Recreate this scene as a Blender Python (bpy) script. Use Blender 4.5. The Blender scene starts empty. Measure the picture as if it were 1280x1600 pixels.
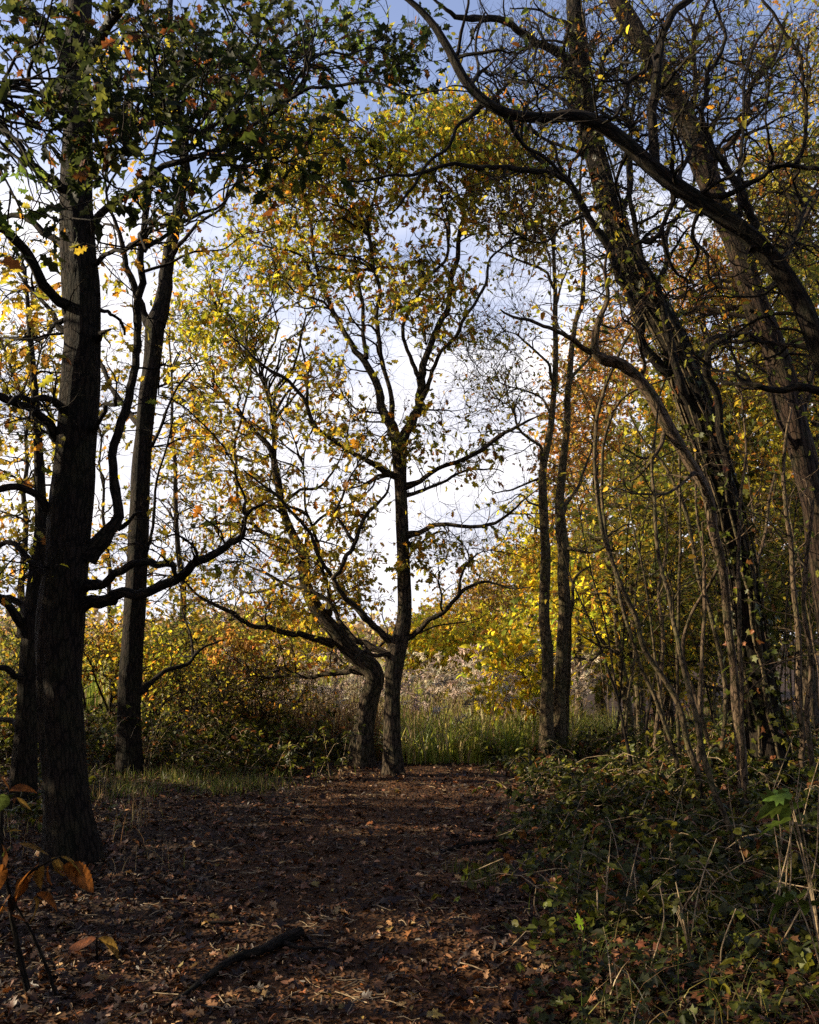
import bpy, math, random
import numpy as np
from mathutils import Vector

# ------------------------------------------------------------------ camera, sky, sun, exposure
SC = bpy.context.scene
COL = SC.collection
F = 1400.0                      # focal length in pixels of the 1280x1600 photograph
HOR = 1010.0                    # horizon row
PITCH = math.atan((HOR - 800.0) / F)
CH = 1.6
cam = bpy.data.cameras.new('camera'); camo = bpy.data.objects.new('camera', cam); COL.objects.link(camo)
camo.location = (0, 0, CH); camo.rotation_euler = (math.pi / 2 + PITCH, 0, 0)
cam.sensor_fit = 'VERTICAL'; cam.sensor_height = 36.0; cam.lens = 36.0 * F / 1600.0
cam.clip_start = 0.05; cam.clip_end = 3000
SC.camera = camo
SC.view_settings.view_transform = 'Standard'; SC.view_settings.look = 'None'
SC.view_settings.gamma = 1.0; SC.view_settings.exposure = 1.4
SC.cycles.max_bounces = 5; SC.cycles.diffuse_bounces = 1; SC.cycles.glossy_bounces = 2
SC.cycles.transmission_bounces = 3; SC.cycles.transparent_max_bounces = 4
SC.cycles.use_denoising = False

SUN_AZ = math.radians(-88.0)    # from straight ahead, negative = to the left
SUN_EL = math.radians(25.0)
W = bpy.data.worlds.new('World'); SC.world = W; W.use_nodes = True
nt = W.node_tree; N = nt.nodes; Lk = nt.links
for n in list(N): N.remove(n)
wo = N.new('ShaderNodeOutputWorld'); bg = N.new('ShaderNodeBackground')
sky = N.new('ShaderNodeTexSky'); sky.sky_type = 'NISHITA'; sky.sun_disc = False
sky.sun_elevation = SUN_EL; sky.sun_rotation = SUN_AZ; sky.air_density = 1.0; sky.dust_density = 0.6; sky.ozone_density = 2.0
tc = N.new('ShaderNodeTexCoord'); sx = N.new('ShaderNodeSeparateXYZ')
Lk.new(tc.outputs['Generated'], sx.inputs[0])
mp = N.new('ShaderNodeMapping'); mp.inputs['Scale'].default_value = (1.6, 1.6, 4.2); mp.inputs['Location'].default_value = (0.35, 0.2, 0.1)
Lk.new(tc.outputs['Generated'], mp.inputs[0])
ns = N.new('ShaderNodeTexNoise'); ns.inputs['Scale'].default_value = 1.7; ns.inputs['Detail'].default_value = 7; ns.inputs['Roughness'].default_value = 0.55
Lk.new(mp.outputs[0], ns.inputs['Vector'])
el = N.new('ShaderNodeMapRange'); el.inputs[1].default_value = 0.12; el.inputs[2].default_value = 0.62; el.inputs[3].default_value = 0.68; el.inputs[4].default_value = -0.24
Lk.new(sx.outputs['Z'], el.inputs[0])
xr = N.new('ShaderNodeMath'); xr.operation = 'MULTIPLY_ADD'; xr.inputs[1].default_value = -0.35
yr_ = N.new('ShaderNodeMapRange'); yr_.inputs[1].default_value = -.5; yr_.inputs[2].default_value = .6; yr_.inputs[3].default_value = -.55; yr_.inputs[4].default_value = 0   # the cloud bank lies ahead
Lk.new(sx.outputs['Y'], yr_.inputs[0]); ya = N.new('ShaderNodeMath'); ya.operation = 'ADD'; Lk.new(el.outputs[0], ya.inputs[0]); Lk.new(yr_.outputs[0], ya.inputs[1])
Lk.new(sx.outputs['X'], xr.inputs[0]); Lk.new(ya.outputs[0], xr.inputs[2])
ad = N.new('ShaderNodeMath'); ad.operation = 'ADD'; Lk.new(ns.outputs['Fac'], ad.inputs[0]); Lk.new(xr.outputs[0], ad.inputs[1])
rp = N.new('ShaderNodeMapRange'); rp.inputs[1].default_value = 0.44; rp.inputs[2].default_value = 0.78
Lk.new(ad.outputs[0], rp.inputs[0])
mx = N.new('ShaderNodeMix'); mx.data_type = 'RGBA'
sk2 = N.new('ShaderNodeMix'); sk2.data_type = 'RGBA'; sk2.blend_type = 'MULTIPLY'; sk2.inputs[0].default_value = 1.0
SKYTINT = (2.7, 2.1, 2.0, 1)
Lk.new(sky.outputs[0], sk2.inputs[6]); sk2.inputs[7].default_value = SKYTINT
Lk.new(rp.outputs[0], mx.inputs[0]); Lk.new(sk2.outputs[2], mx.inputs[6]); 
n2_ = N.new('ShaderNodeTexNoise'); n2_.inputs['Scale'].default_value = 3.4; n2_.inputs['Detail'].default_value = 6; Lk.new(mp.outputs[0], n2_.inputs['Vector'])
cm = N.new('ShaderNodeMapRange'); cm.inputs[1].default_value = .38; cm.inputs[2].default_value = .62; Lk.new(n2_.outputs['Fac'], cm.inputs[0])
cc_ = N.new('ShaderNodeMix'); cc_.data_type = 'RGBA'; cc_.inputs[6].default_value = (6.8, 6.9, 7.9, 1); cc_.inputs[7].default_value = (10.2, 9.9, 10.2, 1)
Lk.new(cm.outputs[0], cc_.inputs[0]); Lk.new(cc_.outputs[2], mx.inputs[7])
Lk.new(mx.outputs[2], bg.inputs['Color']); bg.inputs['Strength'].default_value = 0.053
Lk.new(bg.outputs[0], wo.inputs[0])

sl = bpy.data.lights.new('sun', 'SUN'); sl.energy = 5.0; sl.angle = math.radians(0.6); sl.color = (1.0, 0.85, 0.6)
so = bpy.data.objects.new('sun', sl); COL.objects.link(so)
sd = Vector((math.sin(SUN_AZ) * math.cos(SUN_EL), math.cos(SUN_AZ) * math.cos(SUN_EL), math.sin(SUN_EL)))
so.rotation_euler = sd.to_track_quat('Z', 'Y').to_euler(); so.location = (-20, 5, 20)

# ------------------------------------------------------------------ helpers
cp, sp = math.cos(PITCH), math.sin(PITCH)
def P3(x, y, d):
    """world point whose picture position is (x, y) when it stands d metres ahead"""
    x = np.asarray(x, float); y = np.asarray(y, float); d = np.asarray(d, float)
    v = (800.0 - y) / F
    t = d / (cp - v * sp)
    return np.stack([(x - 640.0) / F * t, d + 0 * t, CH + t * (sp + v * cp)], -1)

def sstep(a, b, x):
    t = np.clip((x - a) / (b - a), 0, 1); return t * t * (3 - 2 * t)
def nz(x, y, s=1.0, k=0.0):
    return (np.sin(x * 1.7 * s + 1.3 * np.sin(y * 1.1 * s + k) + k) + np.sin(y * 2.3 * s + 1.7 * np.sin(x * 0.9 * s + 2 * k))
            + 0.6 * np.sin(x * 4.1 * s + y * 3.3 * s + 3 * k)) / 2.6
def edge(y):      # where the leaf covered track ends and the bank begins
    return 0.42 + 0.055 * (np.asarray(y) - 4) + 0.12 * np.sin(np.asarray(y) * 1.3)
def gz(x, y):
    x = np.asarray(x, float); y = np.asarray(y, float)
    h = 0.03 * nz(x, y, 1.1) + 0.012 * nz(x, y, 4, 2.0)
    bank = sstep(0.0, 2.6, x - edge(y)) * 0.34
    bank = bank * (1 - 0.8 * sstep(10, 14, y))
    left = 0.10 * sstep(1.5, 4.5, -x) + 0.02 * np.clip(-x - 4, 0, 20)
    drop = -0.45 * sstep(12.6, 16.0, y) * (1 - sstep(3.0, 5.5, x - 0.22 * (y - 12)))
    far = sstep(60, 160, y) * 3.0
    return h + bank + left + drop + far

def link(o, parent=None):
    COL.objects.link(o)
    if parent: o.parent = parent
    return o
def tag(o, label, cat, group=None, kind=None):
    o['label'] = label; o['category'] = cat
    if group: o['group'] = group
    if kind: o['kind'] = kind
    return o
def empty(name, loc):
    o = bpy.data.objects.new(name, None); o.location = loc; o.empty_display_size = 0.2
    return link(o)

def mesh_obj(name, V, loops, ltot, mat, parent=None, attrs=None, smooth=False):
    """V (n,3), loops flat vertex indices, ltot loops per polygon"""
    V = np.ascontiguousarray(V, np.float32)
    off = np.zeros(3, np.float32)
    if parent is not None:
        off = np.array((parent.parent or parent).location, np.float32)
    me = bpy.data.meshes.new(name)
    me.vertices.add(len(V)); me.vertices.foreach_set('co', (V - off).ravel())
    me.loops.add(len(loops)); me.loops.foreach_set('vertex_index', np.ascontiguousarray(loops, np.int32))
    ltot = np.ascontiguousarray(ltot, np.int32)
    me.polygons.add(len(ltot)); ls = np.zeros(len(ltot), np.int32); ls[1:] = np.cumsum(ltot)[:-1]
    me.polygons.foreach_set('loop_start', ls); me.polygons.foreach_set('loop_total', ltot)
    if smooth: me.polygons.foreach_set('use_smooth', np.ones(len(ltot), bool))
    for k, a in (attrs or {}).items():
        a = np.ascontiguousarray(a, np.float32)
        if k == 'lc':
            c = np.ones((len(a), 4), np.float32); c[:, :3] = a
            at = me.attributes.new('lc', 'FLOAT_COLOR', 'POINT'); at.data.foreach_set('color', c.ravel())
        else:
            at = me.attributes.new(k, 'FLOAT_VECTOR', 'POINT'); at.data.foreach_set('vector', a.ravel())
    me.materials.append(mat)
    me.update(calc_edges=True); me.validate()
    return link(bpy.data.objects.new(name, me), parent)

def norm(v): return v / np.maximum(np.linalg.norm(v, axis=-1, keepdims=True), 1e-9)

# ---- tubes, many at once: P (M,n,3), R (M,n)
class Geo:
    def __init__(s): s.V = []; s.L = []; s.T = []; s.A = []; s.n = 0
    def add(s, V, L, T, A=None):
        s.V.append(V); s.L.append(L + s.n); s.T.append(T)
        s.A.append(A if A is not None else np.zeros((len(V), 3))); s.n += len(V)
    def tubes(s, P, R, sides, ridge=0.0, flare=0.0, rng=None):
        M, n, _ = P.shape
        T = np.empty_like(P); T[:, 1:-1] = P[:, 2:] - P[:, :-2]; T[:, 0] = P[:, 1] - P[:, 0]; T[:, -1] = P[:, -1] - P[:, -2]
        T = norm(T)
        U = np.empty_like(P)
        ref = np.where(np.abs(T[:, 0, 2:3]) < 0.8, np.array([[0, 0, 1.0]]), np.array([[1.0, 0, 0]]))
        u = norm(np.cross(T[:, 0], ref)); U[:, 0] = u
        for i in range(1, n):
            u = norm(u - (u * T[:, i]).sum(-1, keepdims=True) * T[:, i]); U[:, i] = u
        Wv = np.cross(T, U)
        a = np.arange(sides) / sides * 2 * math.pi
        seg = np.linalg.norm(np.diff(P, axis=1), axis=-1); cum = np.concatenate([np.zeros((M, 1)), np.cumsum(seg, 1)], 1)
        RR = R[:, :, None] * np.ones(sides)
        if ridge > 0:
            ph = 0 if rng is None else rng.uniform(0, 6)
            cz = cum[:, :, None]
            RR = RR * (1 + ridge * (np.sin(a * 5 + cz * 1.3 + ph) * 0.5 + np.sin(a * 3 - cz * 2.1 + 2 * ph) * 0.6 + 0.5 * np.sin(a * 9 + 2.2 * np.sin(cz * 4 + ph)) + 0.5 * np.sin(cz * 7 + a * 2 + ph)))
        if flare > 0:
            ph = 1.0 if rng is None else rng.uniform(0, 6)
            fz = np.exp(-cum[:, :, None] / 0.22)
            RR = RR * (1 + flare * fz * (0.75 + 0.55 * np.sin(a * 5 + ph) + 0.3 * np.sin(a * 3 + ph)))
        ca, sa = np.cos(a), np.sin(a)
        V = P[:, :, None, :] + RR[..., None] * (U[:, :, None, :] * ca[None, None, :, None] + Wv[:, :, None, :] * sa[None, None, :, None])
        A = np.stack([R[:, :, None] * ca, R[:, :, None] * sa, cum[:, :, None] + 0 * ca], -1)
        A = A + np.arange(M)[:, None, None, None] * 3.1
        i = np.arange(M)[:, None, None] * (n * sides) + np.arange(n - 1)[None, :, None] * sides
        j = np.arange(sides)[None, None, :]; k = (j + 1) % sides
        q = np.stack([i + j, i + k, i + k + sides, i + j + sides], -1).reshape(-1)
        s.add(V.reshape(-1, 3), q, np.full(M * (n - 1) * sides, 4), A.reshape(-1, 3))
        # tip caps
        if R[:, -1].max() > 0.008:
            tip = (np.arange(M)[:, None] * (n * sides) + (n - 1) * sides + np.arange(sides)[None, :]).reshape(-1)
            s.L.append(tip + s.n - len(V.reshape(-1, 3))); s.T.append(np.full(M, sides))
    def build(s, name, mat, parent=None, attr='bk', smooth=True):
        if not s.V: return None
        return mesh_obj(name, np.concatenate(s.V), np.concatenate(s.L), np.concatenate(s.T), mat, parent, {attr: np.concatenate(s.A)}, smooth)

# ---- leaf templates
def fan(outer, c):
    V = np.array([(c[0], c[1], 0)] + [(x, y, 0) for x, y in outer], float); n = len(outer)
    return V, np.array([[0, 1 + i, 1 + (i + 1) % n] for i in range(n)])
def mirror(h): return h + [(-x, y) for x, y in reversed(h[1:-1])]
MAPLE = fan(mirror([(0, 0), (.22, -.04), (.36, .12), (.2, .26), (.5, .42), (.33, .5), (.46, .68), (.16, .62), (.13, .82), (0, 1.02)]), (0, .38))
OAK = fan(mirror([(0, 0), (.1, .15), (.24, .22), (.12, .34), (.33, .48), (.17, .58), (.3, .76), (.1, .86), (0, 1.0)]), (0, .5))
LOBE = fan(mirror([(0, 0), (.38, .12), (.2, .32), (.5, .6), (.18, .66), (0, 1)]), (0, .42))
OVAL = (np.array([(0, 0, 0), (.27, .28, 0), (.24, .68, 0), (0, 1, 0), (-.27, .28, 0), (-.24, .68, 0)], float), np.array([[0, 1, 2], [0, 2, 3], [0, 3, 5], [0, 5, 4]]))
def longleaf():
    ys = [0, .15, .35, .6, .8, 1.0]; ws = [0, .16, .24, .27, .2, 0]
    V = []; T = []
    for y, w in zip(ys, ws): V += [(-w, y, 0), (0, y, 0), (w, y, 0)]
    for i in range(5):
        a = i * 3
        for b in (0, 1): T += [[a + b, a + b + 1, a + b + 4], [a + b, a + b + 4, a + b + 3]]
    return np.array(V, float), np.array(T)
LONG = longleaf()
def bigleaf():
    n = 25; V = []; T = []; tint = []
    for i in range(n):
        y = i / (n - 1); w = .27 * math.sin(math.pi * y ** .85) ** .8 * (1 + (.09 if i % 2 else -.05)); w = 0 if i in (0, n - 1) else w
        rip = .018 * math.sin(i * 1.6)
        V += [(-w, y + .015, rip), (-w * .55, y, -.02 * (i % 2)), (0, y - .02, 0), (w * .55, y, -.02 * (i % 2)), (w, y + .015, -rip)]; tint += [.62, 1.0 if i % 2 else .78, 1.4, 1.0 if i % 2 else .78, .62]
    for i in range(n - 1):
        for b in range(4):
            a = i * 5 + b; T += [[a, a + 1, a + 6], [a, a + 6, a + 5]]
    return np.array(V, float), np.array(T), np.array(tint)
_b = bigleaf(); BIGLEAF = _b[:2]; BIGTINT = _b[2]

def leaf_mesh(name, tmpl, C, size, D, Nn, col, mat, parent, rng, fold=0.25, curl=0.3, aspect=1.0):
    V0, T0 = tmpl; m = len(C)
    if m == 0: return None
    D = norm(D); X = norm(np.cross(D, Nn)); Z = np.cross(X, D)
    fo = (rng.normal(fold, 0.22, m))[:, None]; cu = rng.normal(curl, 0.25, m)[:, None]
    tw = rng.normal(0, 0.18, m)[:, None]
    z = fo * np.abs(V0[:, 0])[None] - cu * (V0[:, 1] ** 2)[None] + tw * (V0[:, 0] * V0[:, 1])[None]
    s = size[:, None, None]
    asp = (aspect * rng.uniform(.8, 1.15, m))[:, None]
    V = C[:, None, :] + s * ((V0[None, :, 0] * asp)[..., None] * X[:, None] + V0[None, :, 1, None] * D[:, None] + z[..., None] * Z[:, None])
    n0 = len(V0)
    L = (T0[None] + (np.arange(m) * n0)[:, None, None]).reshape(-1)
    cc = np.repeat(col, n0, axis=0)
    if tmpl is BIGLEAF: cc = cc * np.tile(BIGTINT, m)[:, None] * np.where(rng.uniform(size=(len(cc), 1)) < .12, .4, 1)
    return mesh_obj(name, V.reshape(-1, 3), L, np.full(m * len(T0), 3), mat, parent, {'lc': cc}, False)

def blades(geo, B, H, Wd, lean, bend, col, rng, seg=4):
    """grass or reed blades: B (m,3) bases, H heights, Wd widths, lean (m,2) horizontal drift of the tip, bend exponent"""
    m = len(B); t = np.linspace(0, 1, seg + 1)
    th = rng.uniform(0, 2 * math.pi, m); sx_ = np.stack([np.cos(th), np.sin(th), 0 * th], -1)
    c = B[:, None] + 0.0
    dx = lean[:, None, :] * (t[None, :, None] ** bend[:, None, None])
    dz = H[:, None] * (t[None] - 0.35 * (np.linalg.norm(lean, axis=1) / H)[:, None] * t[None] ** 3)
    c = B[:, None, :] + np.concatenate([dx, dz[..., None]], -1)
    w = Wd[:, None] * (1 - t ** 1.7)[None] * 0.5 + 0.0006
    V = np.stack([c - sx_[:, None] * w[..., None], c + sx_[:, None] * w[..., None]], 2).reshape(m, -1, 3)
    n0 = 2 * (seg + 1)
    q = np.concatenate([np.array([2 * i, 2 * i + 1, 2 * i + 3, 2 * i + 2]) for i in range(seg)])
    L = (q[None] + (np.arange(m) * n0)[:, None]).reshape(-1)
    geo.add(V.reshape(-1, 3), L, np.full(m * seg, 4), np.repeat(col, n0, axis=0))

# ------------------------------------------------------------------ materials
def new_mat(name):
    m = bpy.data.materials.new(name); m.use_nodes = True; t = m.node_tree
    for n in list(t.nodes): t.nodes.remove(n)
    o = t.nodes.new('ShaderNodeOutputMaterial'); return m, t, o
def leaf_mat(name, trans=0.5, rough=0.5, spec=0.3, boost=1.3):
    m, t, o = new_mat(name); n = t.nodes; l = t.links
    a = n.new('ShaderNodeAttribute'); a.attribute_name = 'lc'
    g = n.new('ShaderNodeNewGeometry')
    no = n.new('ShaderNodeTexNoise'); no.inputs['Scale'].default_value = 45; no.inputs['Detail'].default_value = 2
    l.new(g.outputs['Position'], no.inputs['Vector'])
    mr = n.new('ShaderNodeMapRange'); mr.inputs[1].default_value = .3; mr.inputs[2].default_value = .7; mr.inputs[3].default_value = .6; mr.inputs[4].default_value = 1.25
    l.new(no.outputs['Fac'], mr.inputs[0])
    v = n.new('ShaderNodeVectorMath'); v.operation = 'SCALE'; l.new(a.outputs['Color'], v.inputs[0]); l.new(mr.outputs[0], v.inputs['Scale'])
    p = n.new('ShaderNodeBsdfPrincipled'); p.inputs['Roughness'].default_value = rough; p.inputs['Specular IOR Level'].default_value = spec
    l.new(v.outputs[0], p.inputs['Base Color'])
    tr = n.new('ShaderNodeBsdfTranslucent')
    v2 = n.new('ShaderNodeVectorMath'); v2.operation = 'SCALE'; l.new(v.outputs[0], v2.inputs[0]); v2.inputs['Scale'].default_value = boost
    l.new(v2.outputs[0], tr.inputs['Color'])
    mi = n.new('ShaderNodeMixShader'); mi.inputs[0].default_value = trans
    l.new(p.outputs[0], mi.inputs[1]); l.new(tr.outputs[0], mi.inputs[2]); l.new(mi.outputs[0], o.inputs[0])
    return m
def bark_mat(name, c1, c2, scale=1.0, bump=0.6, moss=0.0, zs=0.22, vs=26):
    m, t, o = new_mat(name); n = t.nodes; l = t.links
    a = n.new('ShaderNodeAttribute'); a.attribute_name = 'bk'
    mp = n.new('ShaderNodeMapping'); mp.inputs['Scale'].default_value = (scale, scale, scale * zs); l.new(a.outputs['Vector'], mp.inputs[0])
    no = n.new('ShaderNodeTexNoise'); no.inputs['Scale'].default_value = 42; no.inputs['Detail'].default_value = 6; no.inputs['Roughness'].default_value = .65
    vo = n.new('ShaderNodeTexVoronoi'); vo.feature = 'DISTANCE_TO_EDGE'; vo.inputs['Scale'].default_value = vs
    l.new(mp.outputs[0], no.inputs['Vector'])
    wv = n.new('ShaderNodeVectorMath'); wv.operation = 'MULTIPLY_ADD'; wv.inputs[1].default_value = (.03, .03, .03); l.new(no.outputs['Color'], wv.inputs[0]); l.new(mp.outputs[0], wv.inputs[2])
    l.new(wv.outputs[0], vo.inputs['Vector'])
    r = n.new('ShaderNodeMapRange'); r.inputs[1].default_value = 0; r.inputs[2].default_value = .12; l.new(vo.outputs['Distance'], r.inputs[0])
    mu = n.new('ShaderNodeMath'); mu.operation = 'MULTIPLY'; l.new(r.outputs[0], mu.inputs[0]); l.new(no.outputs['Fac'], mu.inputs[1])
    cr = n.new('ShaderNodeValToRGB'); cr.color_ramp.elements[0].position = .1; cr.color_ramp.elements[1].position = .62
    cr.color_ramp.elements[0].color = (*c1, 1); cr.color_ramp.elements[1].color = (*c2, 1); l.new(mu.outputs[0], cr.inputs[0])
    p = n.new('ShaderNodeBsdfPrincipled'); p.inputs['Roughness'].default_value = .9; p.inputs['Specular IOR Level'].default_value = .15
    col = cr.outputs[0]
    if moss > 0:
        n2 = n.new('ShaderNodeTexNoise'); n2.inputs['Scale'].default_value = 5; n2.inputs['Detail'].default_value = 4; l.new(a.outputs['Vector'], n2.inputs['Vector'])
        r2 = n.new('ShaderNodeMapRange'); r2.inputs[1].default_value = .45; r2.inputs[2].default_value = .7; r2.inputs[4].default_value = moss; l.new(n2.outputs['Fac'], r2.inputs[0])
        mi = n.new('ShaderNodeMix'); mi.data_type = 'RGBA'; l.new(r2.outputs[0], mi.inputs[0]); l.new(col, mi.inputs[6]); mi.inputs[7].default_value = (.07, .085, .025, 1); col = mi.outputs[2]
    l.new(col, p.inputs['Base Color'])
    b = n.new('ShaderNodeBump'); b.inputs['Strength'].default_value = bump; b.inputs['Distance'].default_value = .05; l.new(mu.outputs[0], b.inputs['Height']); l.new(b.outputs[0], p.inputs['Normal'])
    l.new(p.outputs[0], o.inputs[0]); return m
def ground_mat(name, cols, scale=30):
    m, t, o = new_mat(name); n = t.nodes; l = t.links
    g = n.new('ShaderNodeNewGeometry')
    vo = n.new('ShaderNodeTexVoronoi'); vo.inputs['Scale'].default_value = scale; l.new(g.outputs['Position'], vo.inputs['Vector'])
    no = n.new('ShaderNodeTexNoise'); no.inputs['Scale'].default_value = 3; no.inputs['Detail'].default_value = 8; l.new(g.outputs['Position'], no.inputs['Vector'])
    sp_ = n.new('ShaderNodeSeparateColor'); l.new(vo.outputs['Color'], sp_.inputs[0])
    cr = n.new('ShaderNodeValToRGB'); e = cr.color_ramp.elements
    e[0].color = (*cols[0], 1); e[1].color = (*cols[-1], 1)
    for i, c in enumerate(cols[1:-1]):
        x = e.new((i + 1) / (len(cols) - 1)); x.color = (*c, 1)
    mm = n.new('ShaderNodeMath'); mm.operation = 'MULTIPLY_ADD'; mm.inputs[1].default_value = .55; l.new(sp_.outputs[0], mm.inputs[0])
    m2 = n.new('ShaderNodeMath'); m2.operation = 'MULTIPLY_ADD'; m2.inputs[1].default_value = 1.0; m2.inputs[2].default_value = -.3; l.new(no.outputs['Fac'], m2.inputs[0]); l.new(m2.outputs[0], mm.inputs[2])
    l.new(mm.outputs[0], cr.inputs[0])
    p = n.new('ShaderNodeBsdfPrincipled'); p.inputs['Roughness'].default_value = .9; p.inputs['Specular IOR Level'].default_value = .15; l.new(cr.outputs[0], p.inputs['Base Color'])
    b = n.new('ShaderNodeBump'); b.inputs['Strength'].default_value = .8; b.inputs['Distance'].default_value = .03; l.new(vo.outputs['Distance'], b.inputs['Height']); l.new(b.outputs[0], p.inputs['Normal'])
    l.new(p.outputs[0], o.inputs[0]); return m

M_LEAF = leaf_mat('tree_leaf', .58, .6, .15, 2.0)
M_LITTER = leaf_mat('fallen_leaf', .12, .55, .35, 1.0)
M_IVY = leaf_mat('ivy_leaf', .3, .45, .18, 1.5)
M_GRASS = leaf_mat('grass_blade', .4, .45, .3, 1.3)
M_REED = leaf_mat('reed_blade', .4, .4, .35, 1.3)
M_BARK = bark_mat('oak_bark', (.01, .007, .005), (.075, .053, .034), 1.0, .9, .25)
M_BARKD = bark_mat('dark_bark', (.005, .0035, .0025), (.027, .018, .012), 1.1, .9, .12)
M_BARKM = bark_mat('smooth_bark', (.02, .014, .008), (.11, .078, .044), .8, .5, .35, .5)
M_BARKP = bark_mat('pale_bark', (.02, .013, .008), (.14, .093, .058), 1.2, .6, .3, .3)
M_BARKK = bark_mat('red_brown_bark', (.009, .0055, .004), (.05, .03, .02), 1.3, .9, .15, .12, 20)
M_STALK = bark_mat('dry_stalk', (.1, .07, .04), (.34, .25, .15), 2, .2)
M_GROUND = ground_mat('woodland_soil', [(.008, .005, .003), (.02, .011, .006), (.04, .022, .012), (.07, .04, .022)], 26)
M_PATH = ground_mat('trodden_litter', [(.01, .0042, .0018), (.028, .0115, .0042), (.06, .026, .009), (.14, .07, .028)], 34)

# palettes (real leaf colours)
PAL = {
    'green': [((.04, .055, .01), 4), ((.08, .12, .02), 3), ((.16, .16, .02), 1), ((.2, .08, .015), .5)],
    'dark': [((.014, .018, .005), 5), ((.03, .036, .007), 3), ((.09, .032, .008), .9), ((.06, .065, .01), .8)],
    'lime': [((.2, .2, .015), 3), ((.31, .27, .02), 4), ((.36, .25, .02), 2), ((.34, .14, .015), .7), ((.1, .12, .016), 2)],
    'gold': [((.3, .21, .02), 4), ((.36, .17, .015), 1.3), ((.22, .19, .02), 3), ((.13, .12, .02), 2), ((.16, .07, .015), 1)],
    'orange': [((.33, .15, .03), 3), ((.27, .1, .025), 1.5), ((.34, .22, .04), 3.2), ((.16, .13, .025), 2.2), ((.13, .06, .02), 1.2)],
    'mixed': [((.2, .17, .018), 3), ((.3, .23, .02), 2.6), ((.32, .13, .015), 1.3), ((.1, .11, .015), 1.8), ((.12, .05, .012), .8)],
    'olive': [((.09, .095, .014), 4), ((.18, .15, .018), 3), ((.3, .2, .022), 1.4), ((.05, .06, .012), 2), ((.24, .1, .02), .5)],
    'yellow': [((.46, .36, .02), 4), ((.3, .28, .02), 3), ((.4, .2, .02), 1.5), ((.14, .17, .02), 1.5)],
    'brown': [((.2, .12, .05), 3), ((.3, .2, .08), 3), ((.11, .07, .03), 2), ((.24, .2, .05), 2)],
    'litter': [((.07, .024, .007), 4), ((.15, .06, .02), 3), ((.36, .19, .075), 1.5), ((.02, .0075, .0025), 8), ((.24, .08, .018), .7), ((.2, .13, .025), .25)],
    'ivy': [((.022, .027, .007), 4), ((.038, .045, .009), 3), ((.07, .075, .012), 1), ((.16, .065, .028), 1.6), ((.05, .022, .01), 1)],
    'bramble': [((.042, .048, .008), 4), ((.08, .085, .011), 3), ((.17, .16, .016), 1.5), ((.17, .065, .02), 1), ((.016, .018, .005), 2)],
    'grass': [((.07, .1, .013), 3), ((.13, .15, .02), 2), ((.24, .18, .07), 1.8)],
    'reed': [((.16, .2, .03), 3), ((.27, .29, .04), 3), ((.42, .36, .1), 1.6), ((.45, .33, .16), 1.2)],
    'dryreed': [((.34, .23, .1), 3), ((.18, .1, .045), 2.4), ((.22, .2, .04), 2.2), ((.45, .34, .2), 1.4)],
    'brownreed': [((.16, .08, .035), 3), ((.1, .05, .025), 2.4), ((.2, .17, .04), 1.6), ((.4, .3, .17), .8)],
    'weed': [((.05, .075, .012), 1), ((.07, .1, .015), 1)],
    'plume': [((.5, .4, .3), 3), ((.6, .5, .4), 2), ((.33, .25, .17), 1.5)],
}
def pal(name, m, rng):
    p = PAL[name]; w = np.array([q[1] for q in p], float); w /= w.sum()
    c = np.array([q[0] for q in p])[rng.choice(len(p), m, p=w)]
    return c * rng.uniform(.75, 1.3, (m, 1)) * rng.uniform(.9, 1.1, (m, 3))

# ------------------------------------------------------------------ traced stems
def resample(Q, n):
    """Catmull-Rom through rows of Q, n samples evenly in parameter of chord length"""
    Q = np.asarray(Q, float)
    if len(Q) == 2: 
        t = np.linspace(0, 1, n)[:, None]; return Q[0] * (1 - t) + Q[1] * t
    c = np.concatenate([[0], np.cumsum(np.linalg.norm(np.diff(Q[:, :3], axis=0), axis=1) + 1e-6)])
    E = np.vstack([2 * Q[0] - Q[1], Q, 2 * Q[-1] - Q[-2]])
    u = np.linspace(0, c[-1], n); i = np.clip(np.searchsorted(c, u, side='right') - 1, 0, len(Q) - 2)
    t = ((u - c[i]) / (c[i + 1] - c[i]))[:, None]
    a, b, d, e = E[i], E[i + 1], E[i + 2], E[i + 3]
    return 0.5 * (2 * b + (d - a) * t + (2 * a - 5 * b + 4 * d - e) * t * t + (3 * b - a - 3 * d + e) * t ** 3)

def stem(pts, d0, d1=None, n=None, wig=0.0, seed=0):
    """pts: (picture x, y, width) down to up; d0 -> d1 distances. Returns (n,4) x y z r"""
    if d1 is None: d1 = d0
    pts = np.array(pts, float)
    if pts.shape[1] == 3 or True:
        L = np.concatenate([[0], np.cumsum(np.linalg.norm(np.diff(pts[:, :2], axis=0), axis=1))]); L /= L[-1]
    d = d0 + (d1 - d0) * L
    p = P3(pts[:, 0], pts[:, 1], d)
    r = pts[:, 2] * 0.5 / F * d / cp
    Q = np.column_stack([p, r])
    n = n or max(6, int(len(pts) * 3.5))
    S = resample(Q, n); S[:, 3] = np.maximum(S[:, 3], .0012)
    if wig:
        rg = np.random.default_rng(seed + len(pts)); k = rg.normal(0, 1, (n, 3)); 
        for _ in range(3): k = (k + np.roll(k, 1, 0) + np.roll(k, -1, 0)) / 1.9
        k[0] = 0
        S[:, :3] += k * wig
    return S

def sides_for(r): return 28 if r > .12 else 18 if r > .07 else 12 if r > .03 else 8 if r > .012 else 5

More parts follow.
